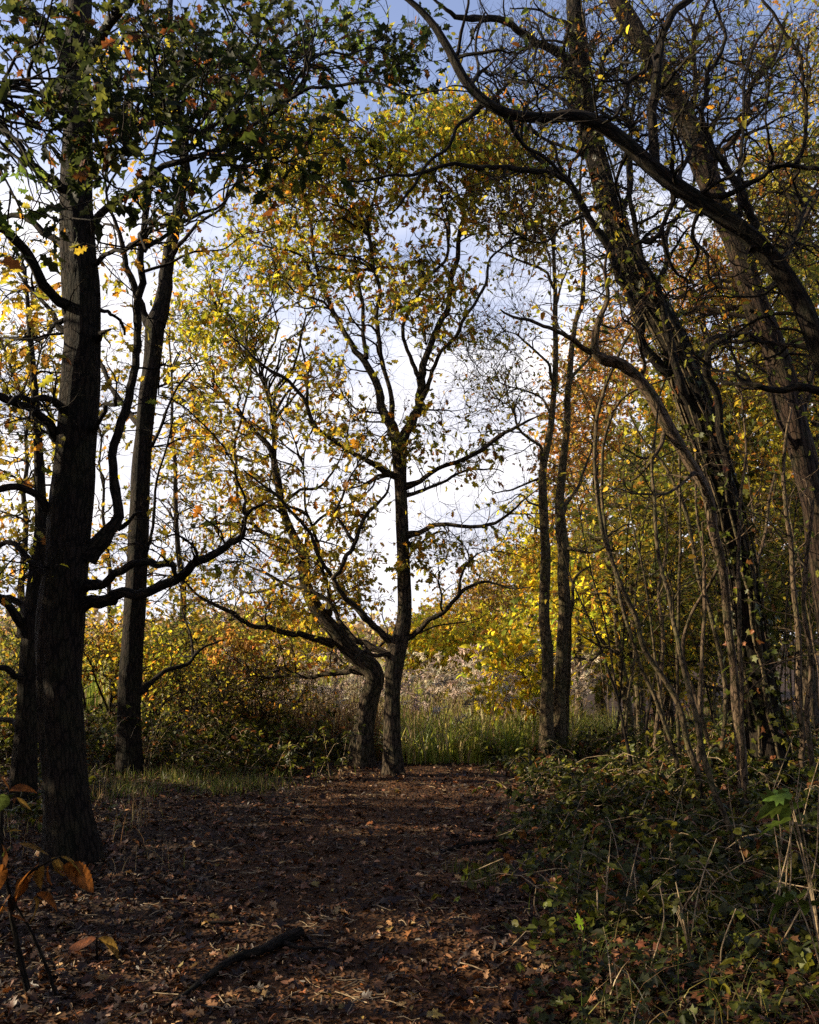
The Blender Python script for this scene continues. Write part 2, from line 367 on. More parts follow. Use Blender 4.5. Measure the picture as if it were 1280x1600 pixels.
class Tree:
    def __init__(s, name, label, cat, base, bark, seed, group=None, leafmat=None):
        s.rng = np.random.default_rng(seed); s.bark = bark; s.lm = leafmat or M_LEAF
        s.root = empty(name, base); tag(s.root, label, cat, group)
        s.sk = []            # (p, r, tangent) skeleton rows
        s.tw = Geo(); s.LC = []; s.stems = []
    def skel(s, S):
        T = np.gradient(S[:, :3], axis=0); s.sk.append(np.column_stack([S, norm(T)]))
    def add(s, S, part='branch', ridge=None, flare=0.0, on=None):
        g = Geo(); r = S[:, 3].max()
        if part != 'trunk' and part != 'stem' and r > .008:
            S = S.copy(); i = np.arange(len(S)); f = 1 + .3 * np.exp(-i / 1.5)
            for k in s.rng.integers(2, len(S), max(1, len(S) // 7)): f = f + s.rng.uniform(.06, .18) * np.exp(-((i - k) / .6) ** 2)
            S[:, 3] *= f; S[1:-1, :3] += s.rng.normal(0, .18, (len(S) - 2, 3)) * S[1:-1, 3:4]
        g.tubes(S[None, :, :3], S[None, :, 3], sides_for(r), ridge=(0.06 if r > .05 else .045) if ridge is None else ridge, flare=flare, rng=s.rng)
        o = g.build(part, s.bark, on or s.root); s.skel(S)
        if on is None: s.last = o
        return o
    def targets(s, crowns, n, clump=0.22, per=7):
        """points in the crown volumes, gathered in clumps so gaps stay open. crown: x y rx ry d rd weight palette (picture) or ('w', centre, radii, weight, palette)"""
        w = np.array([c[6] if c[0] != 'w' else c[3] for c in crowns], float); w /= w.sum()
        out = []; pn = []
        nc = max(1, n // per); pick = s.rng.choice(len(crowns), nc, p=w)
        for k, c in enumerate(crowns):
            m = int((pick == k).sum())
            if m == 0: continue
            u = norm(s.rng.normal(size=(m, 3))) * (s.rng.uniform(.02, 1, (m, 1)) ** .42)
            if c[0] == 'w': q = np.array(c[1]) + u * np.array(c[2])
            else: q = P3(c[0] + u[:, 0] * c[2], c[1] - u[:, 1] * c[3], c[4] + u[:, 2] * c[5])
            q = np.repeat(q, per, 0) + s.rng.normal(0, clump, (m * per, 3)) * np.array([1, 1, .75])
            out.append(q); pn += [c[7] if c[0] != 'w' else c[4]] * len(q)
        return np.concatenate(out), np.array(pn)
    def connect(s, Tg, npts, r0, r1, rk, curve=.35, wig=.05, droop=0.0, maxlen=3.0):
        SK = np.concatenate(s.sk); best = np.empty(len(Tg), int)
        for a in range(0, len(Tg), 400):
            q = Tg[a:a + 400]; D = q[:, None] - SK[None, :, :3]; ln = np.linalg.norm(D, axis=-1)
            al = (D * SK[None, :, 4:7]).sum(-1) / np.maximum(ln, .01)
            cost = ln * (1.25 - .45 * al + .25 * np.clip(-D[..., 2] / np.maximum(ln, .01), 0, 1)) + s.rng.uniform(0, .08, ln.shape)
            best[a:a + 400] = cost.argmin(1)
        A = SK[best]; L = np.linalg.norm(Tg - A[:, :3], axis=1); ok = (L < maxlen) & (L > .03)
        A = A[ok]; Tg = Tg[ok]; L = L[ok, None]
        c1 = A[:, :3] + L * curve * norm(A[:, 4:7] + .8 * (Tg - A[:, :3]) / L + s.rng.normal(0, .25, Tg.shape))
        c2 = Tg - L * .3 * norm((Tg - A[:, :3]) / L + np.array([0, 0, .35 - droop]) + s.rng.normal(0, .3, Tg.shape))
        t = np.linspace(0, 1, npts)[None, :, None]
        P = (1 - t) ** 3 * A[:, None, :3] + 3 * (1 - t) ** 2 * t * c1[:, None] + 3 * (1 - t) * t * t * c2[:, None] + t ** 3 * Tg[:, None]
        k = s.rng.normal(0, wig, P.shape) * L[:, :, None]
        if npts > 6: k[:, 1:-1] = (k[:, 1:-1] + k[:, 2:] + k[:, :-2]) / 2.2; k[:, 1:-1] = (k[:, 1:-1] + k[:, 2:] + k[:, :-2]) / 2.4
        k[:, 0] = 0; P = P + k * np.minimum(1, t * 3)
        ra = np.minimum(A[:, 3] * .75, r0 + rk * L[:, 0])
        R = ra[:, None] * (1 - t[..., 0]) ** .8 + r1
        return P, np.maximum(R, r1), ok
    def sub(s, P, K, ln, npts, r, spread=.9, up=.15):
        """side twigs off twigs P (M,n,3)"""
        M, n, _ = P.shape; i = s.rng.integers(1, n, (M, K)); ii = np.arange(M)[:, None]
        st = P[ii, i]; tg = norm(P[ii, i] - P[ii, i - 1])
        dr = norm(tg + spread * s.rng.normal(0, .8, tg.shape) + np.array([0, 0, up]))
        l = ln * s.rng.uniform(.5, 1.4, (M, K, 1, 1)); t = np.linspace(0, 1, npts)[None, None, :, None]
        Q = st[:, :, None] + dr[:, :, None] * t * l + s.rng.normal(0, .12, (M, K, npts, 3)) * l * t + np.array([0, 0, 1]) * up * l * t * t * .5
        Q = Q.reshape(M * K, npts, 3)
        return Q, np.linspace(r, r * .35, npts)[None] * np.ones((M * K, 1))
    def fill(s, crowns, n1, n2, n3, leafs, lsize, rmid=.006, rtw=.003, clump=.22, per=7, k3=2, l3=.22, maxlen=3.0, droop=.0):
        """n1 main fill branches, n2 lesser, n3 twigs; leafs = leaves per twig"""
        if n1:
            T, _ = s.targets(crowns, n1, 0, 1); P, R, _k = s.connect(T, 12, rmid, .003, .012, maxlen=maxlen * 1.5)
            s.tw.tubes(P, R, 6); [s.skel(np.column_stack([p, r])) for p, r in zip(P, R)]
        if n2:
            T, _ = s.targets(crowns, n2, clump * 1.4, 2); P, R, _k = s.connect(T, 8, rmid * .6, .0022, .006, maxlen=maxlen)
            s.tw.tubes(P, R, 5); SKn = [np.column_stack([p, r]) for p, r in zip(P, R)]; [s.skel(q) for q in SKn]
        T, pn = s.targets(crowns, n3, clump, per); P, R, ok = s.connect(T, 5, rtw, rtw * .45, .003, maxlen=maxlen, droop=droop)
        pn = pn[ok]; s.tw.tubes(P, R, 4)
        if k3:
            Q, R2 = s.sub(P, k3, l3, 3, rtw * .7); s.tw.tubes(Q, R2, 3)
        if leafs > 0:
            ends = [(P, pn)];
            if k3: ends.append((Q, np.repeat(pn, k3)))
            for E, pp in ends:
                m = s.rng.poisson(leafs * (1 if E is P else .8), len(E)); idx = np.repeat(np.arange(len(E)), m)
                u = s.rng.uniform(.35, 1.0, len(idx)) * (E.shape[1] - 1); a = np.floor(u).astype(int).clip(0, E.shape[1] - 2); f = (u - a)[:, None]
                C = E[idx, a] * (1 - f) + E[idx, a + 1] * f; tg = norm(E[idx, a + 1] - E[idx, a])
                s.LC.append((C, tg, pp[idx]))
    def leaves(s, tmpl, size, name='foliage', fold=.25, curl=.35, mat=None, sd=.25):
        if not s.LC: return
        C = np.concatenate([c[0] for c in s.LC]); tg = np.concatenate([c[1] for c in s.LC]); pn = np.concatenate([c[2] for c in s.LC])
        m = len(C); col = np.zeros((m, 3))
        for p in np.unique(pn):
            k = pn == p; col[k] = pal(p, int(k.sum()), s.rng)
        D = norm(.7 * tg + s.rng.normal(0, .75, (m, 3)) + np.array([0, 0, -.35])); Nn = norm(s.rng.normal(0, .75, (m, 3)) + np.array([0, 0, .8]))
        C = C + D * .15 * size
        leaf_mesh(name, tmpl, C, size * np.clip(s.rng.normal(1, sd, m), .45, 1.5), D, Nn, col, mat or s.lm, s.root, s.rng, fold, curl)
        s.LC = []; return m
    def done(s, twname='twigs'):
        s.tw.build(twname, s.bark, s.root)

def hit(px, py):
    """where the sight line through (px, py) meets the ground"""
    lo, hi = 2.5, 300.0
    for _ in range(50):
        m = (lo + hi) / 2; p = P3(px, py, m)
        if p[2] > gz(p[0], p[1]): lo = m
        else: hi = m
    return P3(px, py, lo)
def ground_at(px, d):
    x = float(P3(px, 1100, d)[0]); return np.array([x, d, float(gz(x, d))])
def root_stem(S):
    S = S.copy(); g = float(gz(S[0, 0], S[0, 1]))
    k = S[:, 2] > g + .02; S = S[k]
    b = S[0].copy(); b[2] = g - .12; b[3] *= 1.02
    m = S[0].copy(); m[2] = max(g + .0, b[2] + .05); m[:2] = (S[0, :2]); 
    return np.vstack([b, S]) if S[0, 2] - g < .35 else np.vstack([b, m * .5 + S[0] * .5, S])

# ------------------------------------------------------------------ ground, track
def grid_sheet(name, xs, ys, f, mat, mask=None):
    X, Y = np.meshgrid(xs, ys); Z = f(X, Y); nx, ny = len(xs), len(ys)
    V = np.stack([X, Y, Z], -1).reshape(-1, 3)
    i = (np.arange(ny - 1)[:, None] * nx + np.arange(nx - 1)[None]).reshape(-1)
    q = np.stack([i, i + 1, i + nx + 1, i + nx], -1)
    return mesh_obj(name, V, q.reshape(-1), np.full(len(q), 4), mat, None, None, True)
xs = np.concatenate([-np.geomspace(900, 9, 26), np.arange(-8.9, 9, .1), np.geomspace(9, 900, 26)])
ys = np.concatenate([-np.geomspace(300, 3, 16), np.arange(-2.9, 18, .1), np.geomspace(18, 1500, 60)])
o = grid_sheet('ground', xs, ys, gz, M_GROUND); o['kind'] = 'structure'
# the track: a sheet along a curved centre line
ty = np.arange(-2.5, 12.4, .09)
def track_c(y): return -.62 + .07 * (y - 3) + .0 * y
tv = np.linspace(-1, 1, 26)
TY, TV = np.meshgrid(ty, tv, indexing='ij')
hw = 1.25 + .12 * np.sin(TY * 1.9); TX = track_c(TY) + hw * TV + .03 * np.sin(TY * 7)
TZ = gz(TX, TY) + .006 - .03 * np.abs(TV) ** 8
V = np.stack([TX, TY, TZ], -1).reshape(-1, 3); a = (np.arange(len(ty) - 1)[:, None] * 26 + np.arange(25)[None]).reshape(-1)
o = mesh_obj('path', V, np.stack([a, a + 1, a + 27, a + 26], -1).reshape(-1), np.full(len(a), 4), M_PATH, None, None, True); o['kind'] = 'structure'

R0 = np.random.default_rng(11)
# ------------------------------------------------------------------ trees
def wcrown(c, r, w, p): return ('w', c, r, w, p)

# --- big oak, left
b = hit(112, 1348); dA = float(b[1])
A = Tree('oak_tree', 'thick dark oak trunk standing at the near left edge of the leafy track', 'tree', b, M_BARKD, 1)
tr = stem([(112,1350,80),(108,1300,70),(99,1180,63),(94,1025,68),(105,875,66),(115,725,62),(124,600,58),(129,500,57),(125,420,56),(122,375,56),(120,300,50),(122,200,46),(118,100,42),(125,0,38),(130,-140,30),(150,-330,18)], dA, n=70)
A.add(root_stem(tr), 'trunk', .07, .42)
LA = [([(128,945,24),(187,935,19),(232,924,18),(281,905,17),(319,879,15),(349,849,13),(375,830,11),(386,804,8),(405,788,5),(431,779,2)], -.9),
 ([(386,806,6),(380,780,5),(372,755,4),(366,728,3),(355,690,2)], None, -.85),
 ([(131,916,20),(160,905,15),(195,892,14),(240,877,13),(268,873,12),(281,894,7)], -.5),
 ([(135,872,32),(165,841,25),(178,815,20),(181,777,17),(184,732,16),(188,680,16),(199,642,15),(206,597,15),(210,537,14),(216,470,14),(221,394,13),(232,337,11),(240,292,9),(246,230,7),(262,160,5)], .4),
 ([(225,393,8),(262,365,7),(319,337,6),(345,320,4),(372,300,2)], None, .3),
 ([(219,428,6),(262,412,5),(300,400,4),(337,394,3),(390,364,2)], None, .2),
 ([(184,826,9),(205,808,6),(226,798,4)], None, .1),
 ([(100,690,26),(80,670,18),(45,646,15),(0,616,14),(-70,580,12)], -.8),
 ([(112,640,17),(92,640,14),(72,628,12),(42,622,10),(20,632,6)], -1.0),
 ([(85,805,22),(72,790,15),(37,772,13),(0,762,12),(-70,752,9)], -.6),
 ([(75,895,20),(62,880,13),(48,862,10),(28,856,9),(0,850,8),(-50,838,6)], .5),
 ([(145,672,14),(152,662,10),(165,650,9),(166,632,8),(174,624,7),(189,618,6)], -.5),
 ([(145,484,9),(160,486,7),(180,500,6),(199,517,5)], .9),
 ([(150,530,16),(160,520,9),(177,508,4)], -.3),
 ([(140,412,14),(156,409,9),(180,398,8),(206,386,7),(235,372,4)], -.7),
 ([(118,495,26),(98,465,20),(75,439,18),(37,394,18),(0,352,17),(-70,315,14)], -.9),
 ([(112,395,18),(95,370,13),(75,358,12),(49,349,11),(0,337,8),(-60,345,5)], .4),
 ([(112,325,24),(100,300,19),(79,270,16),(49,244,13),(20,215,12),(-20,175,11),(-80,120,9)], -1.0),
 ([(138,378,20),(155,352,15),(180,319,14),(225,281,12),(277,247,11),(345,232,9),(400,193,8),(456,156,7),(520,144,6),(587,139,5),(632,144,4),(700,139,3),(760,150,2)], -1.2),
 ([(405,190,4),(440,190,3),(462,188,3),(478,200,1.5)], None, -1.1),
 ([(456,156,4),(455,110,4),(478,85,3),(500,60,2)], None, -1.2),
 ([(110,130,34),(94,74,26),(60,40,22),(22,0,20),(-40,-70,16)], -.6),
 ([(128,110,28),(150,70,20),(172,40,18),(206,0,17),(250,-60,12)], -.5),
 ([(120,250,16),(150,225,11),(230,200,9),(300,205,6),(380,225,4),(430,240,2)], -1.8),
 ([(115,180,16),(60,150,11),(20,150,8),(-30,140,6)], -1.8),
 ([(110,520,12),(60,470,7),(20,420,5),(-10,400,4)], .8),
 ([(100,500,8),(60,530,6),(20,536,5),(-20,525,3)], .9)]
for q in LA:
    q = ([(a, b_, w_ * .86) for a, b_, w_ in q[0]],) + q[1:]
    if q[1] is None: A.add(stem(q[0], dA + q[2], dA + q[2] - .1, wig=.008, seed=3), 'side_branch', on=A.last)
    else: A.add(stem(q[0], dA, dA + q[1], wig=.012, seed=4))
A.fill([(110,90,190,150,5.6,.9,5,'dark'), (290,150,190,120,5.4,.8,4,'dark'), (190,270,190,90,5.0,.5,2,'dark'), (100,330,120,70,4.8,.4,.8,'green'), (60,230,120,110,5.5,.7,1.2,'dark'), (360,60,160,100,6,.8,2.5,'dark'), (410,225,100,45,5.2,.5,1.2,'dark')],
       90, 150, 330, 1.9, .1, rmid=.006, rtw=.0022, clump=.11, per=4, k3=2, l3=.15)
A.leaves(OAK, .09, fold=.3, curl=.6, sd=.3)
A.fill([(330,850,110,60,dA-.8,.5,1.2,'mixed'), (40,620,90,120,dA-.4,.8,1.6,'mixed'), (200,560,70,110,dA+.2,.6,1,'mixed'), (60,880,80,60,dA,.7,1,'mixed')], 24, 80, 240, .12, .06, clump=.16, per=3, rtw=.0022, k3=4, l3=.22, rmid=.004)
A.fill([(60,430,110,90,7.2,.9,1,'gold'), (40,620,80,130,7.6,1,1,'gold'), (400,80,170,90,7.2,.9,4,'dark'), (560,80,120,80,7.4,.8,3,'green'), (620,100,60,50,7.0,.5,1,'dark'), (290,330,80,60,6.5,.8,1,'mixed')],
       60, 100, 420, 1.6, .08, rmid=.007, rtw=.0026, clump=.16, per=5)
A.leaves(OAK, .078, name='foliage', curl=.5, sd=.3)
A.done()

# --- twin stemmed tree behind it
b = ground_at(203, 11.2); dB = float(b[1])
B = Tree('oak_tree', 'straight dark trunk forking high up, second thick trunk from the left behind the track', 'tree', b, M_BARKD, 2)
B.add(root_stem(stem([(202,1200,38),(202,1110,35),(205,1040,33),(212,930,32),(217,837,31),(220,750,29),(224,687,27),(231,612,27),(238,560,28),(243,500,30)], dB, n=50)), 'trunk', .05, .12)
LB = [([(243,506,26),(256,450,22),(264,394,19),(277,337,17),(285,262,15),(278,187,14),(269,112,12),(266,37,10),(270,-60,7)], .3),
 ([(238,512,15),(225,487,12),(210,442,11),(193,401,9),(185,370,7),(176,330,5),(165,280,3)], -.6),
 ([(224,665,14),(210,652,9),(187,624,8),(170,598,7),(157,575,7),(140,540,4),(120,520,2)], .8),
 ([(216,1080,14),(228,1070,8),(255,1049,7),(292,1037,6),(311,1015,4),(345,1000,2)], .7),
 ([(268,400,8),(290,370,6),(318,345,5),(350,320,3)], -.6), ([(283,240,8),(310,215,6),(335,170,4),(360,130,2)], .9), ([(275,170,8),(245,130,6),(225,80,5),(200,20,3)], .9),
 ([(222,700,7),(240,690,5),(262,640,4),(285,590,3),(310,560,1.5)], -.9), ([(214,890,7),(235,840,5),(245,760,4),(262,690,3),(268,600,1.5)], -.7)]
for q in LB: B.add(stem(q[0], dB, dB + q[1], wig=.012, seed=7))
B.fill([(230,130,130,120,dB,1.3,3,'mixed'), (180,390,80,110,dB+.5,1.3,1,'mixed'), (300,620,60,130,dB+.3,1,1.3,'gold'), (250,930,90,110,dB+.8,.8,1,'gold'), (380,120,120,90,dB-.5,1,2.2,'green')],
       70, 130, 420, 1.7, .08, clump=.2, per=5, rtw=.0028)
B.leaves(OAK, .095); B.done()

# --- far left trunk
b = hit(38, 1272); dC = float(b[1])
C_ = Tree('oak_tree', 'dark leaning trunk at the far left edge, half hidden by the thick oak', 'tree', b, M_BARKD, 3)
C_.add(root_stem(stem([(34,1277,42),(37,1200,36),(42,1112,32),(47,1025,30),(50,969,26),(56,900,22),(64,820,18),(60,700,14),(50,560,10),(40,430,5)], dC, n=40)), 'trunk', .05, .15)
for q in [([(47,995,18),(33,975,14),(15,950,12),(0,935,12),(-60,880,9)], -.6), ([(50,965,16),(38,948,11),(22,939,10),(0,933,9),(-40,930,7)], .4), ([(43,1065,14),(20,1055,10),(0,1046,9),(-30,1040,7)], -.4), ([(38,1140,12),(20,1128,8),(0,1122,7)], .3),
          ([(58,880,8),(80,820,6),(95,740,5),(80,650,3)], 1.0), ([(56,650,7),(25,600,5),(0,540,4),(-20,480,2)], .8)]:
    C_.add(stem(q[0], dC, dC + q[1], wig=.01, seed=9))
C_.fill([(50,620,80,150,dC+.6,1.2,1.6,'gold'), (40,850,60,110,dC+.5,1,1,'gold'), (30,430,70,90,dC+.6,1,1,'gold')], 30, 60, 150, 1.5, .08, clump=.2, per=5)
C_.leaves(OAK, .09); C_.done()

# --- central maple
b = ground_at(615, 11.6); dD = float(b[1])
D_ = Tree('maple_tree', 'upright slender tree with a high fork at the end of the track', 'tree', b, M_BARK, 4)
D_.add(root_stem(stem([(615,1206,32),(613,1150,26),(614,1080,24),(618,1030,29),(628,985,25),(632,950,22),(630,875,20),(629,837,20),(627,781,19),(625,725,22),(623,680,25)], dD, n=60)), 'trunk', .05, .35)
LD = [([(624,690,17),(636,672,15),(655,624,14),(661,590,14),(668,560,11),(677,537,10),(689,500,10),(700,476,9),(711,412,8),(719,364,7),(730,337,5),(748,310,4),(770,285,2)], .5),
 ([(656,590,8),(651,579,7),(632,545,6),(629,500,6),(640,478,6),(662,442,5),(692,409,5),(699,364,4),(690,320,2)], -.6),
 ([(660,622,8),(672,590,7),(692,545,6),(707,529,6),(722,500,6),(737,476,5),(752,442,5),(765,410,4),(790,380,3),(815,330,2)], -.5),
 ([(623,690,17),(614,665,15),(599,639,13),(587,601,12),(569,556,11),(550,537,9),(527,500,8),(509,461,7),(490,412,6),(488,367,5),(480,320,3)], .8),
 ([(612,655,8),(611,612,7),(595,545,7),(584,500,7),(591,450,6),(576,397,6),(572,356,5),(584,319,4),(588,270,3),(580,210,2)], -.7),
 ([(572,560,7),(567,520,6),(566,461,6),(556,420,5),(540,370,4),(525,320,2.5)], .2),
 ([(622,744,13),(604,738,9),(565,717,8),(524,687,7),(486,661,7),(467,620,6),(441,590,5),(400,560,4),(350,520,2)], -1.4),
 ([(628,762,12),(645,756,8),(677,736,7),(737,710,7),(786,676,6),(815,662,4),(846,650,2)], -1.0),
 ([(630,775,7),(655,768,5),(681,759,5),(719,736,4),(750,730,3),(785,742,1.5)], .8),
 ([(631,838,12),(648,833,8),(677,821,7),(722,822,6),(775,815,5),(812,785,3),(840,765,2)], -1.2),
 ([(632,850,9),(655,847,5),(677,837,4),(700,832,2)], .5),
 ([(626,1004,14),(645,997,9),(670,975,8),(692,957,7),(719,927,6),(760,912,4),(800,915,3),(831,912,1.5)], -1.0),
 ([(716,929,5),(722,900,4),(732,880,3),(752,864,2),(775,850,1)], None, -.75),
 ([(692,955,3),(688,930,3),(684,905,1.5)], None, -.5),
 ([(617,1016,16),(602,1006,12),(584,982,10),(565,961,10),(545,940,9),(527,916,8),(512,885,6),(490,842,6),(470,805,5),(449,785,5),(420,762,4),(385,735,2.5)], -.8),
 ([(520,905,7),(532,882,7),(548,855,7),(561,826,6),(572,800,6),(590,787,5),(604,768,4),(611,750,2)], None, -.6),
 ([(552,845,5),(540,825,5),(530,800,4),(536,770,4),(548,745,3),(560,722,2)], None, -.7),
 ([(614,1026,14),(602,1020,10),(575,1008,9),(550,995,8),(533,968,7),(520,942,6),(498,928,6),(475,920,5),(422,905,4),(400,894,3),(340,875,1.5)], .7),
 ([(614,1022,10),(598,1018,6),(572,1021,5),(556,1030,3)], -.5)]
for q in LD:
    if q[1] is None: D_.add(stem(q[0], dD + q[2], dD + q[2] + .1, wig=.01, seed=5), 'side_branch', on=D_.last)
    else: D_.add(stem(q[0], dD, dD + q[1], wig=.014, seed=6))
D_.fill([(600,225,190,70,dD,1.5,5,'lime'), (560,330,220,90,dD,1.6,4.2,'mixed'), (760,290,110,90,dD+.3,1.2,3,'mixed'), (790,225,90,60,dD,1,1.8,'mixed'), (700,190,100,40,dD,1,1.4,'lime'), (560,460,170,90,dD,1.5,1.8,'mixed'), (690,480,120,100,dD-.3,1.2,.9,'mixed'),
         (470,250,120,100,dD-.2,1.3,3.2,'mixed'), (840,330,60,80,dD,.9,1,'gold'), (560,640,110,80,dD-.5,1.2,1,'gold'), (690,690,90,60,dD,1,.6,'mixed'), (680,850,50,35,dD-.3,.5,.5,'gold'), (560,780,70,70,dD,1,.7,'gold')],
        190, 440, 2150, 2.0, .1, clump=.15, per=9, rtw=.003, k3=3, l3=.3)
D_.fill([(700,640,150,150,dD,1.3,2,'mixed'), (600,500,200,150,dD,1.4,1.5,'mixed'), (730,850,110,70,dD-.5,.8,1.2,'mixed'), (500,720,110,110,dD,1,1,'mixed')], 44, 120, 330, .22, .08, clump=.25, per=3, rtw=.0028, k3=4, l3=.4)
D_.leaves(OAK, .08, sd=.32, curl=.5); D_.done()

# --- leaning oak beside it
b = ground_at(567, 12.5); dE = float(b[1])
E_ = Tree('oak_tree', 'crooked oak leaning left, its gnarled trunk beside the upright forked tree', 'tree', b, M_BARK, 5)
E_.add(root_stem(stem([(566,1172,38),(569,1140,31),(574,1110,29),(581,1080,28),(586,1060,30),(578,1042,30),(558,1027,26),(540,1008,25),(524,987,23),(505,965,21),(488,939,20),(476,905,18),(475,867,17),(462,845,14),(443,800,12),(434,751,11),(423,702,9),(400,676,7),(372,645,5),(345,620,3)], dE, dE+.3, n=80)), 'trunk', .07, .25)
LE = [([(520,1005,13),(500,1001,10),(456,987,9),(430,980,8),(394,972,7),(356,954,6),(311,931,4),(285,912,3),(250,900,1.5)], -1.0),
 ([(475,875,11),(467,864,8),(440,848,7),(400,826,6),(390,811,5),(372,781,5),(367,725,4),(373,680,4),(392,605,3),(398,560,2)], .8),
 ([(508,968,10),(514,945,8),(515,915,7),(500,880,6),(490,845,5),(478,800,4),(470,760,3),(480,700,2)], -.8),
 ([(434,755,8),(430,687,6),(427,640,5),(410,600,4),(380,560,3),(350,500,2)], .6),
 ([(570,1048,12),(546,1050,8),(505,1058,6),(456,1056,5),(420,1062,4),(390,1050,2)], .9),
 ([(560,1034,10),(572,1015,8),(590,1012,5),(600,1000,3)], .5),
 ([(440,800,8),(452,780,6),(470,770,5),(500,760,4),(520,735,3),(545,700,1.5)], .9),
 ([(476,900,7),(450,905,5),(420,920,4),(390,925,3),(360,915,1.5)], .8), ([(470,860,6),(480,830,5),(505,805,4),(540,790,3),(570,770,1.5)], 1.0),
 ([(425,705,6),(400,720,5),(370,715,4),(330,700,3),(300,680,1.5)], 1.1)]
for q in LE: E_.add(stem(q[0], dE+.1, dE + q[1], wig=.014, seed=8))
E_.fill([(350,480,110,110,dE,1.3,5,'lime'), (440,400,90,70,dE,1.2,3.5,'lime'), (430,560,130,70,dE,1.3,2.6,'mixed'), (380,650,100,90,dE,1.3,1.8,'gold'), (320,640,60,120,dE+1,1,1.5,'gold'),
         (370,800,90,80,dE,1.2,1.2,'gold'), (500,880,80,80,dE,1.2,2.4,'gold'), (430,960,110,40,dE+.5,1.2,1.8,'gold'), (400,1020,150,38,dE+.8,1.2,1.6,'orange'), (480,1010,100,50,dE+1,1,1.6,'yellow'), (550,930,50,60,dE+.5,.8,1,'gold'), (400,740,90,60,dE,1,.9,'gold')],
        150, 320, 1200, 2.1, .1, clump=.16, per=8, rtw=.003, k3=3, l3=.3)
E_.fill([(380,700,130,150,dE,1.3,2,'gold'), (480,880,110,100,dE,1.1,1.4,'gold'), (350,930,110,60,dE-.5,.8,1,'gold')], 34, 90, 260, .25, .08, clump=.25, per=3, rtw=.0026, k3=4, l3=.36)
E_.leaves(OAK, .08, sd=.32, curl=.5); E_.done()

# --- two slim trunks side by side, and a thin one
def slim(pts, lab, seed, crowns, d=None, side=(), bark=M_BARKM, n3=120, name='alder_tree', tmpl=OVAL, size=.06, group=None, dd=0, n1=20, leafs=1.3, n2=40, web=None):
    b = hit(pts[0][0], pts[0][1]) if d is None else ground_at(pts[0][0], d); d = float(b[1])
    t = Tree(name, lab, 'tree', b, bark, seed, group)
    t.add(root_stem(stem(pts, d, d + dd, n=max(16, len(pts) * 5), wig=.006, seed=seed)), 'trunk', None, .2)
    for q in side: t.add(stem(q[0], d, d + q[1], wig=.015, seed=seed))
    if crowns: t.fill([(c[0], c[1], c[2], c[3], d + c[4], c[5], c[6], c[7]) for c in crowns], n1, n2, n3, leafs, .07, clump=.2, per=4, rtw=.0025)
    if web: t.fill([(c[0], c[1], c[2], c[3], d + c[4], c[5], c[6], c[7]) for c in web], 36, 90, 320, .2, .06, clump=.22, per=3, rtw=.0022, k3=4, l3=.3)
    t.leaves(tmpl, size); t.done(); return t
F_ = slim(web=[(770,560,90,110,0,1.1,2,'mixed'), (800,760,80,70,-.3,.9,1,'mixed'), (820,380,80,90,0,1,1.4,'mixed')], pts=[(854,1160,24),(855,1100,19),(855,1044,18),(852,940,16),(850,837,15),(848,762,13),(849,725,12),(862,657,10),(867,575,9),(868,500,8),(867,412,6),(860,330,4),(850,260,2)], lab='slim straight trunk, left one of two close together right of the reeds', seed=21,
     crowns=[(800,560,90,90,0,1,3,'mixed'), (830,400,60,80,0,1,1.5,'mixed'), (760,640,60,70,-.3,.8,1.2,'mixed'), (850,250,60,60,.3,1,1,'olive')], n3=260, size=.05, d=12.2,
     side=[([(849,725,6),(838,700,5),(815,670,4),(800,640,2)], -.6), ([(865,600,5),(845,560,4),(820,530,3),(790,520,1.5)], -.5), ([(866,450,5),(840,420,4),(800,400,3),(770,395,1.5)], .5), ([(850,770,6),(835,750,4),(800,765,3),(770,775,1.5)], .4), ([(867,480,4),(880,440,3),(895,400,2)], .5), ([(863,650,4),(830,615,3),(790,600,2),(755,590,1)], .2)])
G_ = slim([(871,1158,27),(873,1100,20),(877,1044,18),(880,940,18),(881,875,18),(879,819,17),(876,762,13),(884,687,11),(889,612,10),(892,556,9),(900,500,8),(909,469,7),(912,375,5),(908,290,4),(915,200,2)],
     'slim pale trunk, right one of two close together right of the reeds', 22,
     [(890,640,60,60,.6,1,2.5,'orange'), (870,720,50,50,.6,.8,1.5,'orange'), (930,560,50,70,.9,.8,2,'orange')], n3=260, size=.07, tmpl=OAK, d=12.4,
     side=[([(880,800,7),(900,760,5),(925,700,3),(930,640,2)], .8), ([(890,600,6),(915,560,4),(945,540,2)], .7), ([(881,860,6),(915,865,4),(955,850,3)], -.5)])
slim([(884,1152,9),(888,1080,7),(890,1000,6),(893,950,6),(893,915,5),(905,893,4),(921,885,2)], 'very thin bare sapling rising close beside the two slim trunks', 23, [], d=float(G_.root.location[1]) + .15, name='sapling')
slim([(983,1122,15),(978,1070,13),(972,1040,11),(966,1000,9),(961,950,7),(950,880,6),(940,800,4)], 'short dark trunk standing beside the distant sunlit bend of the path', 24, [(930,960,70,70,0,1,3,'yellow'), (960,860,80,60,.5,1,2,'olive')], name='maple_tree', d=14.5, n3=170, size=.09, tmpl=MAPLE,
     side=[([(968,1020,7),(945,1015,5),(925,1030,4),(900,1025,2)], -.6)])
slim([(999,1128,9),(995,1060,8),(992,1000,7),(985,940,5),(990,850,3)], 'thin pale trunk just left of the distant sunlit bend of the path', 25, [(1010,900,50,60,0,1,1,'olive')], name='maple_tree', d=15.2, n3=80, size=.08, tmpl=MAPLE)
